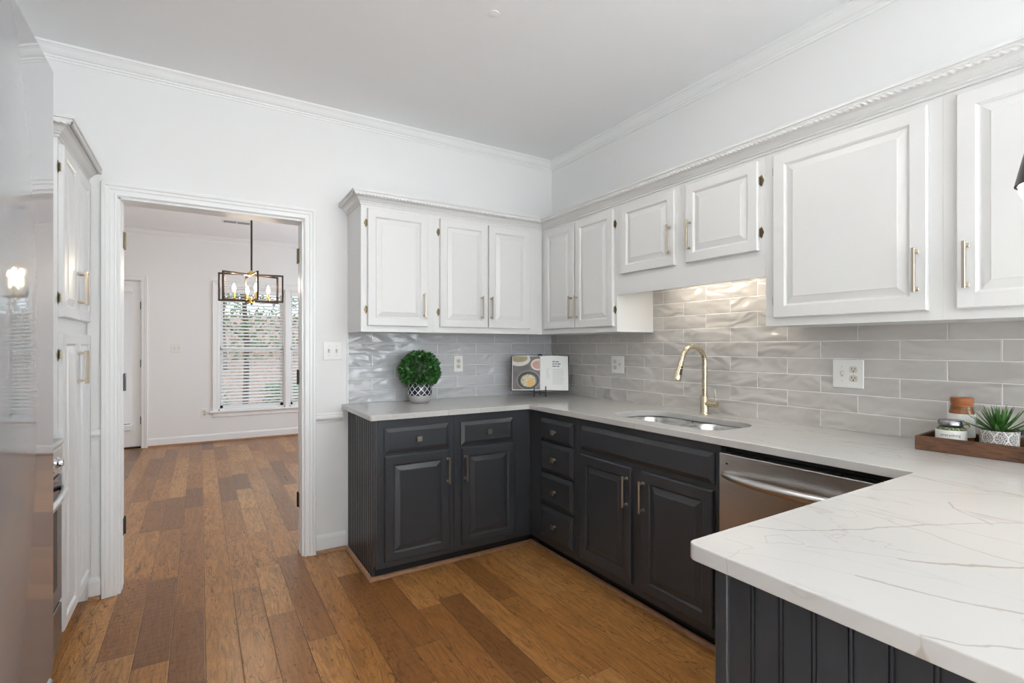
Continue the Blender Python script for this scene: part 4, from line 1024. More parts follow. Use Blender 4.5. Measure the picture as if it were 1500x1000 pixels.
# ================================================================== SWITCHES AND OUTLETS
def wall_plate(name, label, cat, c, u, n, gangs, w_, h_=0.117, mat='plate', grp='switch and outlet plates'):
    c, u, n = Vector(c), Vector(u), Vector(n); Z = Vector((0, 0, 1))
    root = empty(name, c, label, cat, grp)
    def B(m, a0, a1, z0, z1, d0, d1, bev=0.0):
        p = c + u * a0 + Z * z0 + n * d0; q = c + u * a1 + Z * z1 + n * d1
        m.box([min(p[i], q[i]) for i in range(3)], [max(p[i], q[i]) for i in range(3)], bev)
    m = mb(); B(m, -w_ / 2, w_ / 2, -h_ / 2, h_ / 2, 0.0003, 0.006, 0.002); m.build('cover_plate', mat, root)
    for a, kind in gangs:
        if kind == 't':
            m = mb(); B(m, a - 0.006, a + 0.006, -0.013, 0.013, 0.006, 0.0072, 0.0005); B(m, a - 0.004, a + 0.004, -0.002, 0.010, 0.007, 0.018, 0.001)
            m.build('toggle', 'beige', root)
        elif kind == 'o':
            for s_ in (-0.0195, 0.0195):
                m = mb(); pts = rounded([(a - 0.0165, s_ - 0.0145), (a + 0.0165, s_ - 0.0145), (a + 0.0165, s_ + 0.0145), (a - 0.0165, s_ + 0.0145)], 0.009, 4)
                m.prism(pts, 0.006, 0.0078, lambda x, z, d_: c + u * x + Z * z + n * d_)
                r_ = m.build('receptacle', 'beige', root)
                m = mb(); B(m, a - 0.0075, a - 0.0050, s_ - 0.001, s_ + 0.008, 0.0076, 0.0082); B(m, a + 0.0050, a + 0.0075, s_ - 0.001, s_ + 0.0065, 0.0076, 0.0082)
                m.cyl(c + u * a + Z * (s_ - 0.0075) + n * 0.0076, c + u * a + Z * (s_ - 0.0075) + n * 0.0082, 0.003, n=10)
                m.build('slots', 'blackhole', r_)
        if kind == 't':
            for s_ in (-0.030, 0.030): mb().cyl(c + u * a + Z * s_ + n * 0.006, c + u * a + Z * s_ + n * 0.0072, 0.003, n=8).build('screw', 'beige', root)
        else:
            mb().cyl(c + u * a + n * 0.006, c + u * a + n * 0.0072, 0.003, n=8).build('screw', 'beige', root)
    return root
wall_plate('light_switch', 'white double toggle switch plate on the wall beside the doorway', 'switch', (0.715, YB, 1.267), (1, 0, 0), (0, -1, 0), [(-0.023, 't'), (0.023, 't')], 0.114)
wall_plate('power_outlet', 'white outlet on the tiles right of the potted topiary', 'outlet', (1.590, YB - 0.010, 1.170), (1, 0, 0), (0, -1, 0), [(0, 'o')], 0.072, mat='plate')
wall_plate('switched_outlet', 'white outlet and switch plate on the tiles left of the faucet', 'outlet', (XR - 0.010, 2.546, 1.171), (0, -1, 0), (-1, 0, 0), [(-0.023, 'o'), (0.023, 't')], 0.118)
wall_plate('switched_outlet', 'large white switch and outlet plate on the tiles under the large cabinet', 'outlet', (XR - 0.010, 1.108, 1.174), (0, -1, 0), (-1, 0, 0), [(-0.023, 't'), (0.023, 'o')], 0.124, 0.124)
wall_plate('light_switch', 'small double switch plate on the far wall beyond the doorway', 'switch', (-0.268, YF, 1.272), (1, 0, 0), (0, -1, 0), [(-0.023, 't'), (0.023, 't')], 0.118)
wall_plate('power_outlet', 'small outlet low on the far wall beside the blinds', 'outlet', (0.045, YF, 0.400), (1, 0, 0), (0, -1, 0), [(0, 'o')], 0.075, 0.118)

# ================================================================== CEILING THINGS
root = empty('ceiling_vent', (0.37, 6.87, ZC - 0.01), 'white slotted ceiling vent beyond the doorway', 'vent')
mb().box((0.215, 6.80, ZC - 0.006), (0.525, 6.945, ZC - 0.0005), 0.003).build('frame', 'plate', root)
for (a, c_) in ((0.235, 0.365), (0.378, 0.508)):
    mb().box((a, 6.83, ZC - 0.0085), (c_, 6.915, ZC - 0.0062)).build('grille_recess', 'blackhole', root)
    m = mb(); x = a + 0.006
    while x < c_ - 0.003: m.box((x, 6.83, ZC - 0.011), (x + 0.0035, 6.915, ZC - 0.0087)); x += 0.0115
    m.build('louvers', 'plate', root)
o = mb().lathe((1.120, 1.963, ZC), [(0, -0.003), (0.020, -0.003), (0.024, -0.002), (0.024, 0), (0, 0)], 24).build('ceiling_cover_disc', 'ceiling', smooth='auto')
tag(o, 'small round white cover disc on the kitchen ceiling', 'ceiling cover')
for i, (x, y) in enumerate(DOWN):  # fittings of the added fill downlights, all out of view
    r0 = empty('recessed_downlight', (x, y, ZC - 0.01), ['round recessed downlight in the kitchen ceiling on the doorway side', 'round recessed downlight in the kitchen ceiling nearest the sink'][i] if i < 2 else 'round recessed downlight in the family room ceiling, %s row, %s' % ('nearer' if y > -2.5 else 'farther' if y < -3.5 else 'right side', 'by the left wall' if x < 0 else 'at the middle' if x < 2 else 'by the right'), 'light', 'recessed downlights')
    mb().lathe((x, y, ZC), [(0.072, -0.002), (0.090, -0.006), (0.096, 0.0), (0.072, 0.0)], 32, closed=True).build('trim_ring', 'plate', r0, smooth='auto')
    mb().lathe((x, y, ZC), [(0, -0.002), (0.072, -0.002), (0.072, 0.0), (0, 0.0)], 32).build('lens', 'downlens', r0)

root = empty('semi_flush_light', (BOWL[0], BOWL[1], BOWL[2] - 0.08), 'frosted glass bowl light hanging close to the ceiling behind the refrigerator', 'light')
mb().lathe((BOWL[0], BOWL[1], ZC), [(0, 0), (0.07, 0), (0.07, -0.02), (0.02, -0.03), (0, -0.03)], 28).build('canopy', 'gold', root, smooth='auto')
mb().cyl((BOWL[0], BOWL[1], BOWL[2] - 0.10), (BOWL[0], BOWL[1], ZC - 0.02), 0.006, n=10).build('rod', 'gold', root)
mb().lathe((BOWL[0], BOWL[1], BOWL[2]), [(0.0, -0.105), (0.07, -0.098), (0.13, -0.072), (0.175, -0.025), (0.19, 0.02), (0.185, 0.02), (0.17, -0.022), (0.126, -0.066), (0.07, -0.09), (0.0, -0.097)], 36, closed=False).build('bowl', 'frost', root, smooth='auto')
# chandelier in the breakfast room
CX, CY = 0.430, 5.60
root = empty('chandelier', (CX, CY, 1.735), 'black and gold open frame chandelier with four lit candle bulbs', 'chandelier')
mb().lathe((CX, CY, ZC), [(0, 0), (0.06, 0), (0.06, -0.018), (0.02, -0.026), (0, -0.026)], 28).build('canopy', 'darkbronze', root, smooth='auto')
mb().cyl((CX, CY, 2.02), (CX, CY, ZC - 0.02), 0.0085, n=14).build('rod', 'darkbronze', root)
ztop, zbot = 2.005, 1.745
va = math.atan2(CY, CX)
for ang, W_ in ((-4, 0.560), (32, 0.560), (101, 0.54)):
    a = va - PI / 2 + R(ang); ux, uy = math.cos(a), math.sin(a)
    m = mb(); hw = W_ / 2; q = 0.008
    rm = Matrix.Rotation(a, 3, 'Z')
    for (c_, d_) in (((0, 0, ztop), (W_, 2 * q, 2 * q)), ((0, 0, zbot), (W_, 2 * q, 2 * q)), ((hw, 0, (ztop + zbot) / 2), (2 * q, 2 * q, ztop - zbot + 2 * q)), ((-hw, 0, (ztop + zbot) / 2), (2 * q, 2 * q, ztop - zbot + 2 * q))):
        cc = rm @ Vector((c_[0], c_[1], 0)); cc = Vector((CX + cc.x, CY + cc.y, c_[2]))
        m.box([cc[i] - d_[i] / 2 for i in range(3)], [cc[i] + d_[i] / 2 for i in range(3)], 0.001, mat=rm)
    m.build('frame_loop', 'darkbronze', root)
mb().lathe((CX, CY, 0), [(0, ztop - 0.012), (0.036, ztop - 0.012), (0.036, ztop + 0.022), (0.012, ztop + 0.026), (0.012, ztop + 0.04), (0, ztop + 0.04)], 24).build('hub', 'brassbright', root, smooth='auto')
mb().lathe((CX, CY, 0), [(0, zbot - 0.022), (0.036, zbot - 0.022), (0.036, zbot + 0.026), (0, zbot + 0.026)], 24).build('hub', 'brassbright', root, smooth='auto')
mb().lathe((CX, CY, 0), [(0, zbot - 0.04), (0.008, zbot - 0.036), (0.010, zbot - 0.028), (0.006, zbot - 0.022), (0, zbot - 0.022)], 16).build('finial', 'darkbronze', root, smooth='auto')
for k in range(4):
    a = va - PI / 2 + R(14 + 90 * k); x, y = CX + 0.155 * math.cos(a), CY + 0.155 * math.sin(a)
    m = mb().tube([(CX + 0.03 * math.cos(a), CY + 0.03 * math.sin(a), zbot + 0.006), (CX + 0.10 * math.cos(a), CY + 0.10 * math.sin(a), zbot + 0.004), (x, y, zbot + 0.012)], 0.005, 8)
    m.lathe((x, y, zbot), [(0, 0.005), (0.016, 0.010), (0.018, 0.018), (0.011, 0.020), (0.011, 0.080), (0, 0.080)], 16)
    arm = m.build('candle_arm', 'brassbright', root, smooth='auto')
    mb().lathe((x, y, zbot + 0.080), [(0, 0), (0.008, 0.0), (0.013, 0.014), (0.0165, 0.034), (0.013, 0.056), (0.005, 0.078), (0, 0.084)], 16).build('bulb', 'bulb', arm, smooth=True)
    l = bpy.data.lights.new('bulb_lamp', 'POINT'); l.energy = 2.2; l.color = (1.0, 0.86, 0.68); l.shadow_soft_size = 0.03
    lo = bpy.data.objects.new('bulb_lamp', l); COL.objects.link(lo); lo.location = (x, y, zbot + 0.20)

# pendant over the peninsula (its shade just enters the frame at the right edge)
PX, PY = 1.556, 0.297
root = empty('pendant_light', (PX, PY, 1.60), 'dark bell pendant lamp with lit bulb at the right frame edge', 'pendant lamp')
mb().lathe((PX, PY, ZC), [(0, 0), (0.06, 0), (0.06, -0.018), (0.015, -0.026), (0, -0.026)], 28).build('canopy', 'darkbronze', root, smooth='auto')
mb().cyl((PX, PY, 1.80), (PX, PY, ZC - 0.02), 0.0045, n=10).build('cord', 'black', root)
mb().lathe((PX, PY, 0), [(a_, z_ + 0.018) for a_, z_ in [(0.072, 1.628), (0.064, 1.665), (0.054, 1.71), (0.040, 1.76), (0.024, 1.79), (0.018, 1.80), (0.018, 1.83), (0.0, 1.835), (0, 1.828), (0.014, 1.798), (0.020, 1.787), (0.036, 1.757), (0.050, 1.708), (0.060, 1.664), (0.068, 1.628)]], 36, closed=False).build('shade', 'hingedark', root, smooth='auto')
mb().sphere((PX, PY, 1.644), 0.0655, 3, (1, 1, 0.85)).build('bulb', 'bulbsoft', root, smooth=True)
l = bpy.data.lights.new('pendant_lamp', 'SPOT'); l.energy = 3.0; l.color = (1.0, 0.86, 0.62); l.spot_size = R(120); l.spot_blend = 0.9; l.shadow_soft_size = 0.05
lo = bpy.data.objects.new('pendant_lamp', l); COL.objects.link(lo); lo.location = (PX, PY, 1.575)

# ================================================================== THINGS ON THE COUNTER
ZK = 0.9255
# boxwood ball in a patterned pot
TX, TY = 1.232, 3.150
root = empty('potted_topiary', (TX, TY, ZK), 'round green boxwood ball in a pot with dark lattice pattern', 'plant')
lower = [(0, 0.0), (0.048, 0.0), (0.056, 0.003), (0.068, 0.020), (0.076, 0.045), (0.0785, 0.050)]
mb().lathe((TX, TY, ZK), [(0, 0.006)] + lower[1:] if False else lower + [(0.074, 0.050), (0.05, 0.012), (0, 0.010)], 40).build('pot_base', 'stone', root, smooth='auto')
mb().lathe((TX, TY, ZK), [(0.0785, 0.050), (0.0805, 0.075), (0.0785, 0.105), (0.073, 0.132), (0.070, 0.140), (0.066, 0.140), (0.070, 0.105), (0.074, 0.050)], 48, closed=True).build('pot_band', 'lattice', root, smooth='auto', origin=(TX, TY, ZK + 0.048))
mb().lathe((TX, TY, ZK), [(0, 0.12), (0.066, 0.12), (0.066, 0.128), (0, 0.130)], 24).build('soil', 'soil', root)
BC = Vector((TX, TY, ZK + 0.215)); BR = 0.128
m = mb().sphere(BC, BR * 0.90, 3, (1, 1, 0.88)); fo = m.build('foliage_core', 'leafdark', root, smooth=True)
t = bmesh.new(); rnd = random.Random(3)
def leaf(t, c, d, up, L, W_):
    s_ = d.cross(up).normalized(); n_ = s_.cross(d).normalized()
    a = t.verts.new(c); b_ = t.verts.new(c + d * L * 0.5 + s_ * W_ + n_ * L * 0.10); b2 = t.verts.new(c + d * L * 0.5 - s_ * W_ + n_ * L * 0.10); e2 = t.verts.new(c + d * L); md_ = t.verts.new(c + d * L * 0.5)
    t.faces.new((a, b_, md_)); t.faces.new((a, md_, b2)); t.faces.new((b_, e2, md_)); t.faces.new((md_, e2, b2))
for k in range(1150):
    z = 1 - 2 * (k + 0.5) / 1150; r_ = math.sqrt(1 - z * z); ph = k * 2.399963
    nrm = Vector((r_ * math.cos(ph), r_ * math.sin(ph), z * 0.90))
    d = (nrm.normalized() + Vector((rnd.uniform(-1, 1), rnd.uniform(-1, 1), rnd.uniform(-1, 1))) * 0.95).normalized()
    c = BC + Vector((nrm.x, nrm.y, nrm.z)) * (BR * rnd.uniform(0.84, 1.0))
    up = Vector((rnd.uniform(-1, 1), rnd.uniform(-1, 1), rnd.uniform(-1, 1)))
    leaf(t, c, d, up, rnd.uniform(0.022, 0.031), rnd.uniform(0.009, 0.0125))
m = mb(); m._add(t); m.build('foliage', 'leaf', root, recalc=False)

# open cookbook on a black easel
BX, BY = 2.118, 3.035
fd = Vector((-0.572, -0.820, 0)).normalized(); ru = Vector((0.820, -0.572, 0)).normalized(); UPZ = Vector((0, 0, 1))
tilt = R(14); upb = (UPZ * math.cos(tilt) - fd * math.sin(tilt)).normalized(); nb = (fd * math.cos(tilt) + UPZ * math.sin(tilt)).normalized()
bo = Vector((BX, BY, ZK + 0.040))          # bottom centre of the book, at the easel ledge
root = empty('cookbook_easel', (BX, BY, ZK), 'black metal easel holding the open cookbook in the corner', 'book stand')
for s_ in (-1, 1):
    c = bo + ru * (0.042 * s_)
    m = mb(); f0 = Vector((c.x, c.y, ZK + 0.006))
    m.tube([f0 - fd * 0.0 + fd * 0.030 + UPZ * 0.0, f0 + fd * 0.038 + UPZ * 0.010, f0 + fd * 0.030 + UPZ * 0.028, c + fd * 0.020 - UPZ * 0.004, c + fd * 0.030 + UPZ * 0.012, c + fd * 0.027 + UPZ * 0.040], 0.0042, 8)
    m.tube([f0 + fd * 0.030, f0 - fd * 0.01 + UPZ * 0.012, c - fd * 0.012 - UPZ * 0.004, c - nb * 0.012 + upb * 0.12, bo + ru * 0.012 * s_ - nb * 0.012 + upb * 0.262], 0.0042, 8)
    m.build('leg', 'black', root, smooth='auto')
m = mb().tube([bo - nb * 0.012 + upb * 0.25, bo - nb * 0.05 + upb * 0.16, Vector((BX, BY, ZK + 0.004)) - fd * 0.13], 0.0042, 8); m.build('rear_leg', 'black', root, smooth='auto')
ringp = [bo - nb * 0.012 + upb * (0.268 + 0.013 * math.sin(2 * PI * k / 16)) + ru * 0.013 * math.cos(2 * PI * k / 16) for k in range(17)]
mb().tube(ringp, 0.0045, 8).build('top_ring', 'black', root, smooth='auto')
mb().tube([bo + ru * -0.05 + fd * 0.016 - UPZ * 0.006, bo + ru * 0.05 + fd * 0.016 - UPZ * 0.006], 0.0042, 8).build('ledge_bar', 'black', root)
rot = Matrix((ru, -nb, upb)).transposed().to_4x4()     # local x = across, -y = towards the reader, z = up the page
book = empty('open_cookbook', bo + upb * 0.001, 'open cookbook with pan photograph on its left page, on an easel', 'book')
book.matrix_world = Matrix.Translation(bo + upb * 0.002 + nb * 0.004) @ rot
def local_obj(m, name, mat, parent, **kw):
    o = m.build(name, mat, None, origin=(0, 0, 0), **kw); o.parent = parent; return o
m = mb().box((-0.214, -0.002, 0.0), (-0.006, 0.0015, 0.262), 0.0006).box((0.006, -0.002, 0.0), (0.214, 0.0015, 0.262), 0.0006).box((-0.007, -0.001, 0.0), (0.007, 0.0015, 0.262))
local_obj(m, 'cover', 'black', book)
def pageblock(x0, x1, th):
    """curved page block, thick at the gutter"""
    t = bmesh.new(); N = 12; A = []
    for i in range(N + 1):
        f = i / N; x = x0 + (x1 - x0) * f
        prof = th * (0.55 + 0.45 * math.sin(PI * min(1, f * 1.15 + 0.10))) * (1 - 0.3 * f)
        A.append((x, -0.003 - prof))
    for z0, z1 in ((0.004, 0.258),):
        bot = [t.verts.new((x, y, z0)) for x, y in A]; top = [t.verts.new((x, y, z1 + (0.004 * math.sin(PI * i / N)))) for i, (x, y) in enumerate(A)]
        bb = [t.verts.new((A[0][0], -0.0025, z0)), t.verts.new((A[-1][0], -0.0025, z0))]; tb = [t.verts.new((A[0][0], -0.0025, z1)), t.verts.new((A[-1][0], -0.0025, z1))]
        for i in range(N): t.faces.new((bot[i], bot[i + 1], top[i + 1], top[i]))
        t.faces.new([bb[0]] + bot + [bb[1]]); t.faces.new([tb[0]] + top + [tb[1]])
        t.faces.new((bot[0], top[0], tb[0], bb[0])); t.faces.new((bot[-1], top[-1], tb[1], bb[1])); t.faces.new((bb[0], tb[0], tb[1], bb[1]))
    m = mb(); m._add(t); return m, A
m, A1 = pageblock(-0.001, -0.206, 0.012); local_obj(m, 'pages', 'page', book, smooth='auto')
m, A2 = pageblock(0.001, 0.206, 0.016); local_obj(m, 'pages', 'page', book, smooth='auto')
def on_page(A, x):
    for (xa, ya), (xb, yb) in zip(A[:-1], A[1:]):
        if min(xa, xb) <= x <= max(xa, xb): return ya + (yb - ya) * (x - xa) / (xb - xa) - 0.0005
    return A[-1][1] - 0.0005
t = bmesh.new()
for i in range(14):
    xa, xb = -0.002 - 0.2 * i / 14, -0.002 - 0.2 * (i + 1) / 14
    t.faces.new([t.verts.new((xa, on_page(A1, xa), 0.010)), t.verts.new((xb, on_page(A1, xb), 0.010)), t.verts.new((xb, on_page(A1, xb), 0.257)), t.verts.new((xa, on_page(A1, xa), 0.257))])
m = mb(); m._add(t); local_obj(m, 'photo_page', 'photo', book)
def strip(m, x0, x1, z0, z1, A):
    n = max(1, int(abs(x1 - x0) / 0.02))
    for i in range(n):
        a, b_ = x0 + (x1 - x0) * i / n, x0 + (x1 - x0) * (i + 1) / n
        m.poly([(a, on_page(A, a), z0), (b_, on_page(A, b_), z0), (b_, on_page(A, b_), z1), (a, on_page(A, a), z1)])
rnd = random.Random(5); m = mb()
for zz, words in ((0.212, (0.018, 0.022)), (0.195, (0.014, 0.012, 0.022)), (0.178, (0.024, 0.016))):
    x = 0.092
    for wd in words:
        x1_ = x + wd
        while x < x1_: strip(m, x, x + 0.0035, zz, zz + 0.009, A2); x += 0.0047
        x += 0.004
local_obj(m, 'heading_print', 'print', book, recalc=False)
m = mb()
for k in range(14): strip(m, 0.092, 0.092 + 0.085 * rnd.uniform(0.8, 1.0), 0.160 - k * 0.0085, 0.1625 - k * 0.0085, A2)
for k in range(9): strip(m, 0.045, 0.045 + 0.028 * rnd.uniform(0.6, 1.0), 0.160 - k * 0.0085, 0.1625 - k * 0.0085, A2)
local_obj(m, 'body_print', 'printpale', book, recalc=False)

# wooden tray with jars and succulent
root_t = None
TR = Matrix.Rotation(R(4.0), 4, 'Z')
tc = Vector((2.182, 0.779, ZK))            # near left corner of the tray
def TP(a, b_, z): # a = along the tray (towards the camera), b_ = depth towards the wall
    v = TR @ Vector((b_, -a, 0)); return Vector((tc.x + v.x, tc.y + v.y, ZK + z))
tl_, td_, th_ = 0.40, 0.215, 0.050
m = mb()
def tb(a0, a1, b0, b1, z0, z1, bev=0.002):
    t = bmesh.new(); bmesh.ops.create_cube(t, size=1)
    for v in t.verts:
        v.co = Vector((v.co[0] * (a1 - a0), v.co[1] * (b1 - b0), v.co[2] * (z1 - z0)))
    bmesh.ops.bevel(t, geom=list(t.edges), offset=bev, segments=2, affect='EDGES')
    for v in t.verts: v.co = TP(v.co[0] + (a0 + a1) / 2, v.co[1] + (b0 + b1) / 2, v.co[2] + (z0 + z1) / 2)
    m._add(t)
tb(0, tl_, 0, 0.013, 0, th_); tb(0, tl_, td_ - 0.013, td_, 0, th_); tb(0, 0.013, 0.0132, td_ - 0.0132, 0, th_); tb(tl_ - 0.013, tl_, 0.0132, td_ - 0.0132, 0, th_); tb(0.0132, tl_ - 0.0132, 0.0132, td_ - 0.0132, 0.001, 0.010)
tag(m.build('serving_tray', 'traywood'), 'dark stained wooden serving tray holding jars and a succulent', 'tray')
ZT = ZK + 0.0105
def jar(c, r, h, neck, label, name='spice_jar'):
    pass
# short jar with pewter lid
c = (2.255, 0.698, ZT)
root = empty('spice_jar', c, 'short glass jar of dried herbs with dark lid in the tray', 'jar', 'spice jars in the tray')
mb().lathe(c, [(0, 0), (0.040, 0), (0.043, 0.004), (0.043, 0.068), (0.038, 0.077), (0.034, 0.080), (0.034, 0.088), (0.032, 0.088), (0.032, 0.080), (0.040, 0.066), (0.040, 0.006), (0, 0.004)], 36).build('glass', 'jarglass', root, smooth='auto')
mb().lathe(c, [(0, 0.0045), (0.0395, 0.0065), (0.0395, 0.065), (0.034, 0.075), (0, 0.073)], 32).build('contents', 'herb', root, smooth='auto')
mb().lathe(c, [(0, 0.0885), (0.034, 0.0885), (0.036, 0.084), (0.0375, 0.084), (0.0375, 0.094), (0.034, 0.099), (0, 0.100)], 32).build('lid', 'leadlid', root, smooth='auto')
def band(c, r, z0, z1, a0, a1, name, mat, parent, n=20, cone=0):
    t = bmesh.new()
    for i in range(n):
        f0, f1 = a0 + (a1 - a0) * i / n, a0 + (a1 - a0) * (i + 1) / n
        t.faces.new([t.verts.new((c[0] + r * math.cos(f), c[1] + r * math.sin(f), c[2] + z)) for f, z in ((f0, z0), (f1, z0), (f1, z1), (f0, z1))])
    m = mb(); m._add(t); return m.build(name, mat, parent, recalc=False)
def facing(c): return math.atan2(-c[1], -c[0])
fa = facing(c)
lb = band(c, 0.0436, 0.004, 0.066, fa - 1.5, fa + 1.35, 'paper_label', 'label', root)
def text_on(c, r, s_, size, zmid, ang, parent, mat, name='lettering', wide=1.0):
    cu = bpy.data.curves.new('txt', 'FONT'); cu.body = s_; cu.size = size; cu.align_x = 'CENTER'; cu.extrude = 0; cu.resolution_u = 2
    to = bpy.data.objects.new('txt', cu); COL.objects.link(to); bpy.context.view_layer.update()
    me = bpy.data.meshes.new_from_object(to.evaluated_get(bpy.context.evaluated_depsgraph_get())); bpy.data.objects.remove(to); 
    t = bmesh.new(); t.from_mesh(me); bpy.data.meshes.remove(me)
    for v in t.verts:
        a = ang + v.co.x * wide / r; v.co = Vector((c[0] + r * math.cos(a), c[1] + r * math.sin(a), c[2] + zmid + v.co.y))
    m = mb(); m._add(t); return m.build(name, mat, parent, recalc=False)
text_on(c, 0.0441, '- - - - -', 0.007, 0.0575, fa - 0.05, lb, 'printpale')
text_on(c, 0.0441, 'everything', 0.0135, 0.0455, fa - 0.05, lb, 'print')
text_on(c, 0.0441, '- - - - - -', 0.006, 0.037, fa - 0.05, lb, 'printpale')
# tall jar with orange wooden cap
c = (2.339, 0.694, ZT)
root = empty('spice_jar', c, 'tall jar of orange spice with wooden cap in the tray', 'jar', 'spice jars in the tray')
mb().lathe(c, [(0, 0), (0.034, 0), (0.0365, 0.004), (0.0365, 0.124), (0.034, 0.134), (0.034, 0.142), (0.032, 0.142), (0.032, 0.134), (0.0345, 0.124), (0.0345, 0.006), (0, 0.004)], 36).build('glass', 'jarglass', root, smooth='auto')
mb().lathe(c, [(0, 0.0045), (0.034, 0.0065), (0.034, 0.122), (0.031, 0.132), (0, 0.132)], 32).build('contents', 'spice', root, smooth='auto')
mb().lathe(c, [(0, 0.130), (0.0315, 0.130), (0.0315, 0.146), (0.030, 0.148), (0.0325, 0.156), (0.0335, 0.170), (0.031, 0.174), (0, 0.175)], 32).build('cap', 'capwood', root, smooth='auto')
fa = facing(c)
lb = band(c, 0.0371, 0.034, 0.117, fa - 1.6, fa + 1.6, 'paper_label', 'label', root)
t = bmesh.new(); 
def blob(m, c, r, ang, z, w_, h_):
    pts = [(w_ * math.cos(2 * PI * k / 14) * (1 + 0.15 * math.sin(3 * k)), h_ * math.sin(2 * PI * k / 14)) for k in range(14)]
    m.poly([(c[0] + r * math.cos(ang + a / r), c[1] + r * math.sin(ang + a / r), c[2] + z + b_) for a, b_ in pts])
m = mb(); blob(m, c, 0.0376, fa + 0.30, 0.076, 0.012, 0.010); m.build('label_picture', 'spice', lb, recalc=False)
m = mb(); blob(m, c, 0.0379, fa + 0.24, 0.083, 0.008, 0.005); m.build('label_picture', 'herb', lb, recalc=False)
m = mb()
for k in range(4): blob(m, c, 0.0376, fa + 0.30, 0.060 - k * 0.0045, 0.012, 0.0008)
m.build('label_print', 'printpale', lb, recalc=False)
# fourth jar cut off by the frame
c = (2.338, 0.515, ZT)
root = empty('spice_jar', c, 'low clear jar of brown spice right of the succulent', 'jar', 'spice jars in the tray')
mb().lathe(c, [(0, 0), (0.036, 0), (0.040, 0.004), (0.040, 0.055), (0.036, 0.066), (0.034, 0.066), (0.037, 0.054), (0.037, 0.006), (0, 0.004)], 36).build('glass', 'jarglass', root, smooth='auto')
mb().lathe(c, [(0, 0.0045), (0.0365, 0.0065), (0.0365, 0.046), (0.030, 0.050), (0, 0.048)], 32).build('contents', 'brownspice', root, smooth='auto')
mb().lathe(c, [(0, 0.0665), (0.040, 0.0665), (0.040, 0.080), (0.037, 0.083), (0, 0.083)], 32).build('lid', 'leadlid', root, smooth='auto')
# succulent
c = (2.262, 0.574, ZT)
root = empty('potted_succulent', c, 'spiky green succulent in a small round pot with medallion pattern', 'plant')
mb().lathe(c, [(0, 0), (0.044, 0), (0.047, 0.003), (0.049, 0.040), (0.0505, 0.080), (0.046, 0.080), (0.044, 0.070), (0, 0.068)], 40).build('pot', 'medal', root, smooth='auto', origin=c)
rnd = random.Random(11)
t = bmesh.new(); top = Vector((c[0], c[1], c[2] + 0.072))
for k in range(46):
    lvl = k / 46; az = k * 2.399963; el = R(8 + 74 * lvl ** 0.9 + rnd.uniform(-6, 6)); L = rnd.uniform(0.088, 0.112) * (1.0 - 0.12 * lvl)
    dh = Vector((math.cos(az), math.sin(az), 0)); N = 7; w0 = 0.0074 * (1 - 0.25 * lvl); prev = None; p = top + dh * 0.010 * (1 - lvl); e_l = el
    sd = Vector((-math.sin(az), math.cos(az), 0))
    for i in range(N + 1):
        f = i / N; wd = w0 * (0.75 + 0.9 * f) * (1 - f) ** 0.75 + 0.0002 if f < 1 else 0.0002
        d = dh * math.cos(e_l) + Vector((0, 0, 1)) * math.sin(e_l); nn = d.cross(sd)
        cur = [t.verts.new(p - sd * wd), t.verts.new(p - nn * wd * 0.45 * (-1)), t.verts.new(p + sd * wd), t.verts.new(p + nn * wd * -0.25)]
        if prev:
            for q in range(4): t.faces.new((prev[q], prev[(q + 1) % 4], cur[(q + 1) % 4], cur[q]))
        else: t.faces.new(cur)
        prev = cur; p = p + d * (L / N); e_l = min(R(85), e_l + R(1.5))
    t.faces.new(prev)
m = mb(); m._add(t); m.build('leaves', 'succ', root, smooth='auto')

# ================================================================== OUTSIDE THE WINDOWS
g = mb().box((-30, YF + 0.2, -0.55), (30, 45, -0.45)).box((5.3, -30, -0.55), (30, YF + 0.2, -0.45)).box((-30, -30, -0.55), (5.3, -5.4, -0.45))
struct(g.build('ground', 'ground'))
t = bmesh.new(); grid = []                      # a wooded bank rising behind the garden
for iy in range(26):
    row = []
    for ix in range(50):
        x, y = -14 + 28 * ix / 49, 15.0 + 20 * iy / 25
        h = -0.46 + 3.4 / (1 + math.exp(-(y - 23.5) / 1.8)) + 0.15 * math.sin(x * 1.3 + y) * min(1, iy / 6)
        row.append(t.verts.new((x, y, h)))
    grid.append(row)
for A, B in zip(grid[:-1], grid[1:]):
    for k in range(49): t.faces.new((A[k], A[k + 1], B[k + 1], B[k]))
m = mb(); m._add(t); struct(m.build('ground', 'ground'))
rnd = random.Random(21)
lab = ['slender garden tree behind the middle of the window', 'slender garden tree behind the window at the doorway edge', 'garden tree seen low through the far window', 'leaning garden tree behind the left part of the window', 'tall garden tree far behind the blinds', 'thick garden tree beyond the right window', 'garden tree beyond the glazed door']
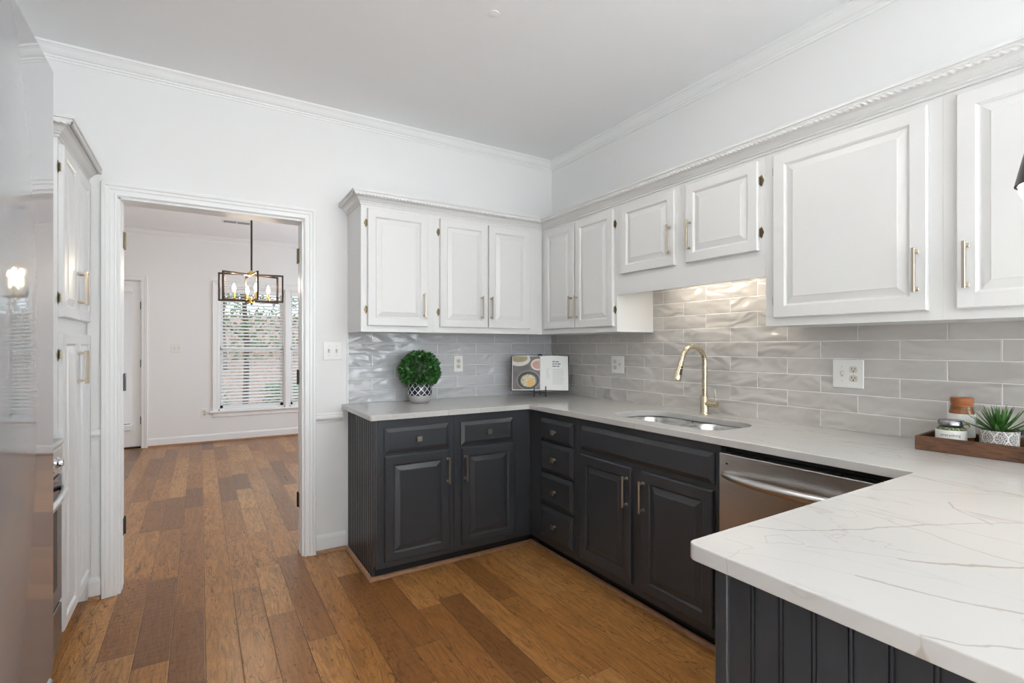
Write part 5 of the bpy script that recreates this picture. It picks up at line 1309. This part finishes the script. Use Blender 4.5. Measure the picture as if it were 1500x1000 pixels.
for i, (x, y, h, r_) in enumerate([(0.9, 13.6, 6.5, 0.07), (3.9, 14.5, 7.5, 0.10), (2.4, 18.2, 8, 0.12), (-1.2, 17.6, 7, 0.10), (0.7, 22, 9, 0.15), (5.0, 21.5, 8.5, 0.14), (-2.6, 13.2, 7, 0.11)]):
    root = empty('garden_tree', (x, y, -0.45), lab[i], 'tree', 'trees behind the far windows')
    m = mb(); pts = [(x + rnd.uniform(-0.08, 0.08) * k, y, -0.45 + h * k / 7) for k in range(8)]
    m.tube(pts, [r_ * (1 - 0.1 * k) for k in range(8)], 9)
    for q in range(6):
        k = rnd.randint(2, 6); a = rnd.uniform(0, 6.28); L = rnd.uniform(0.8, 1.8); p = Vector(pts[k])
        m.tube([p, p + Vector((math.cos(a) * L * 0.5, math.sin(a) * L * 0.5, L * 0.35)), p + Vector((math.cos(a) * L, math.sin(a) * L, L * 0.9))], [r_ * 0.35, r_ * 0.2, r_ * 0.08], 6)
    m.build('trunk', 'bark', root, smooth='auto')
    t = bmesh.new()
    for q in range(1500):
        k = rnd.uniform(0.22, 1.05); a = rnd.uniform(0, 6.28); rr = rnd.uniform(0.1, 1.35)
        c = Vector((x + rr * math.cos(a), y + rr * math.sin(a), -0.45 + h * k)); d = Vector((rnd.uniform(-1, 1), rnd.uniform(-1, 1), rnd.uniform(-1, 0.5))).normalized()
        leaf(t, c, d, Vector((rnd.uniform(-1, 1), rnd.uniform(-1, 1), 1)), rnd.uniform(0.10, 0.2), rnd.uniform(0.03, 0.06))
    m = mb(); m._add(t); m.build('foliage', 'treeleaf', root, recalc=False)
for i, (x, y) in enumerate([(0.1, 11.2), (1.45, 11.6), (2.85, 11.3), (-1.4, 11.5)]):
    t = bmesh.new()
    for q in range(900):
        a = rnd.uniform(0, 6.28); rr = 0.5 * math.sqrt(rnd.random()); zz = rnd.uniform(0, 1)
        c = Vector((x + rr * math.cos(a) * (1.1 - 0.5 * zz), y + rr * math.sin(a), -0.45 + 0.95 * zz)); d = Vector((rnd.uniform(-1, 1), rnd.uniform(-1, 1), rnd.uniform(-0.3, 1))).normalized()
        leaf(t, c, d, Vector((rnd.uniform(-1, 1), rnd.uniform(-1, 1), 1)), rnd.uniform(0.08, 0.15), rnd.uniform(0.025, 0.05))
    m = mb(); m._add(t)
    tag(m.build('garden_shrub', 'treeleaf', recalc=False), ['low leafy shrub behind the left part of the far window', 'low leafy shrub behind the mullion of the far window', 'low leafy shrub beyond the right far window', 'low leafy shrub beyond the glazed door'][i], 'shrub', 'shrubs behind the far windows')
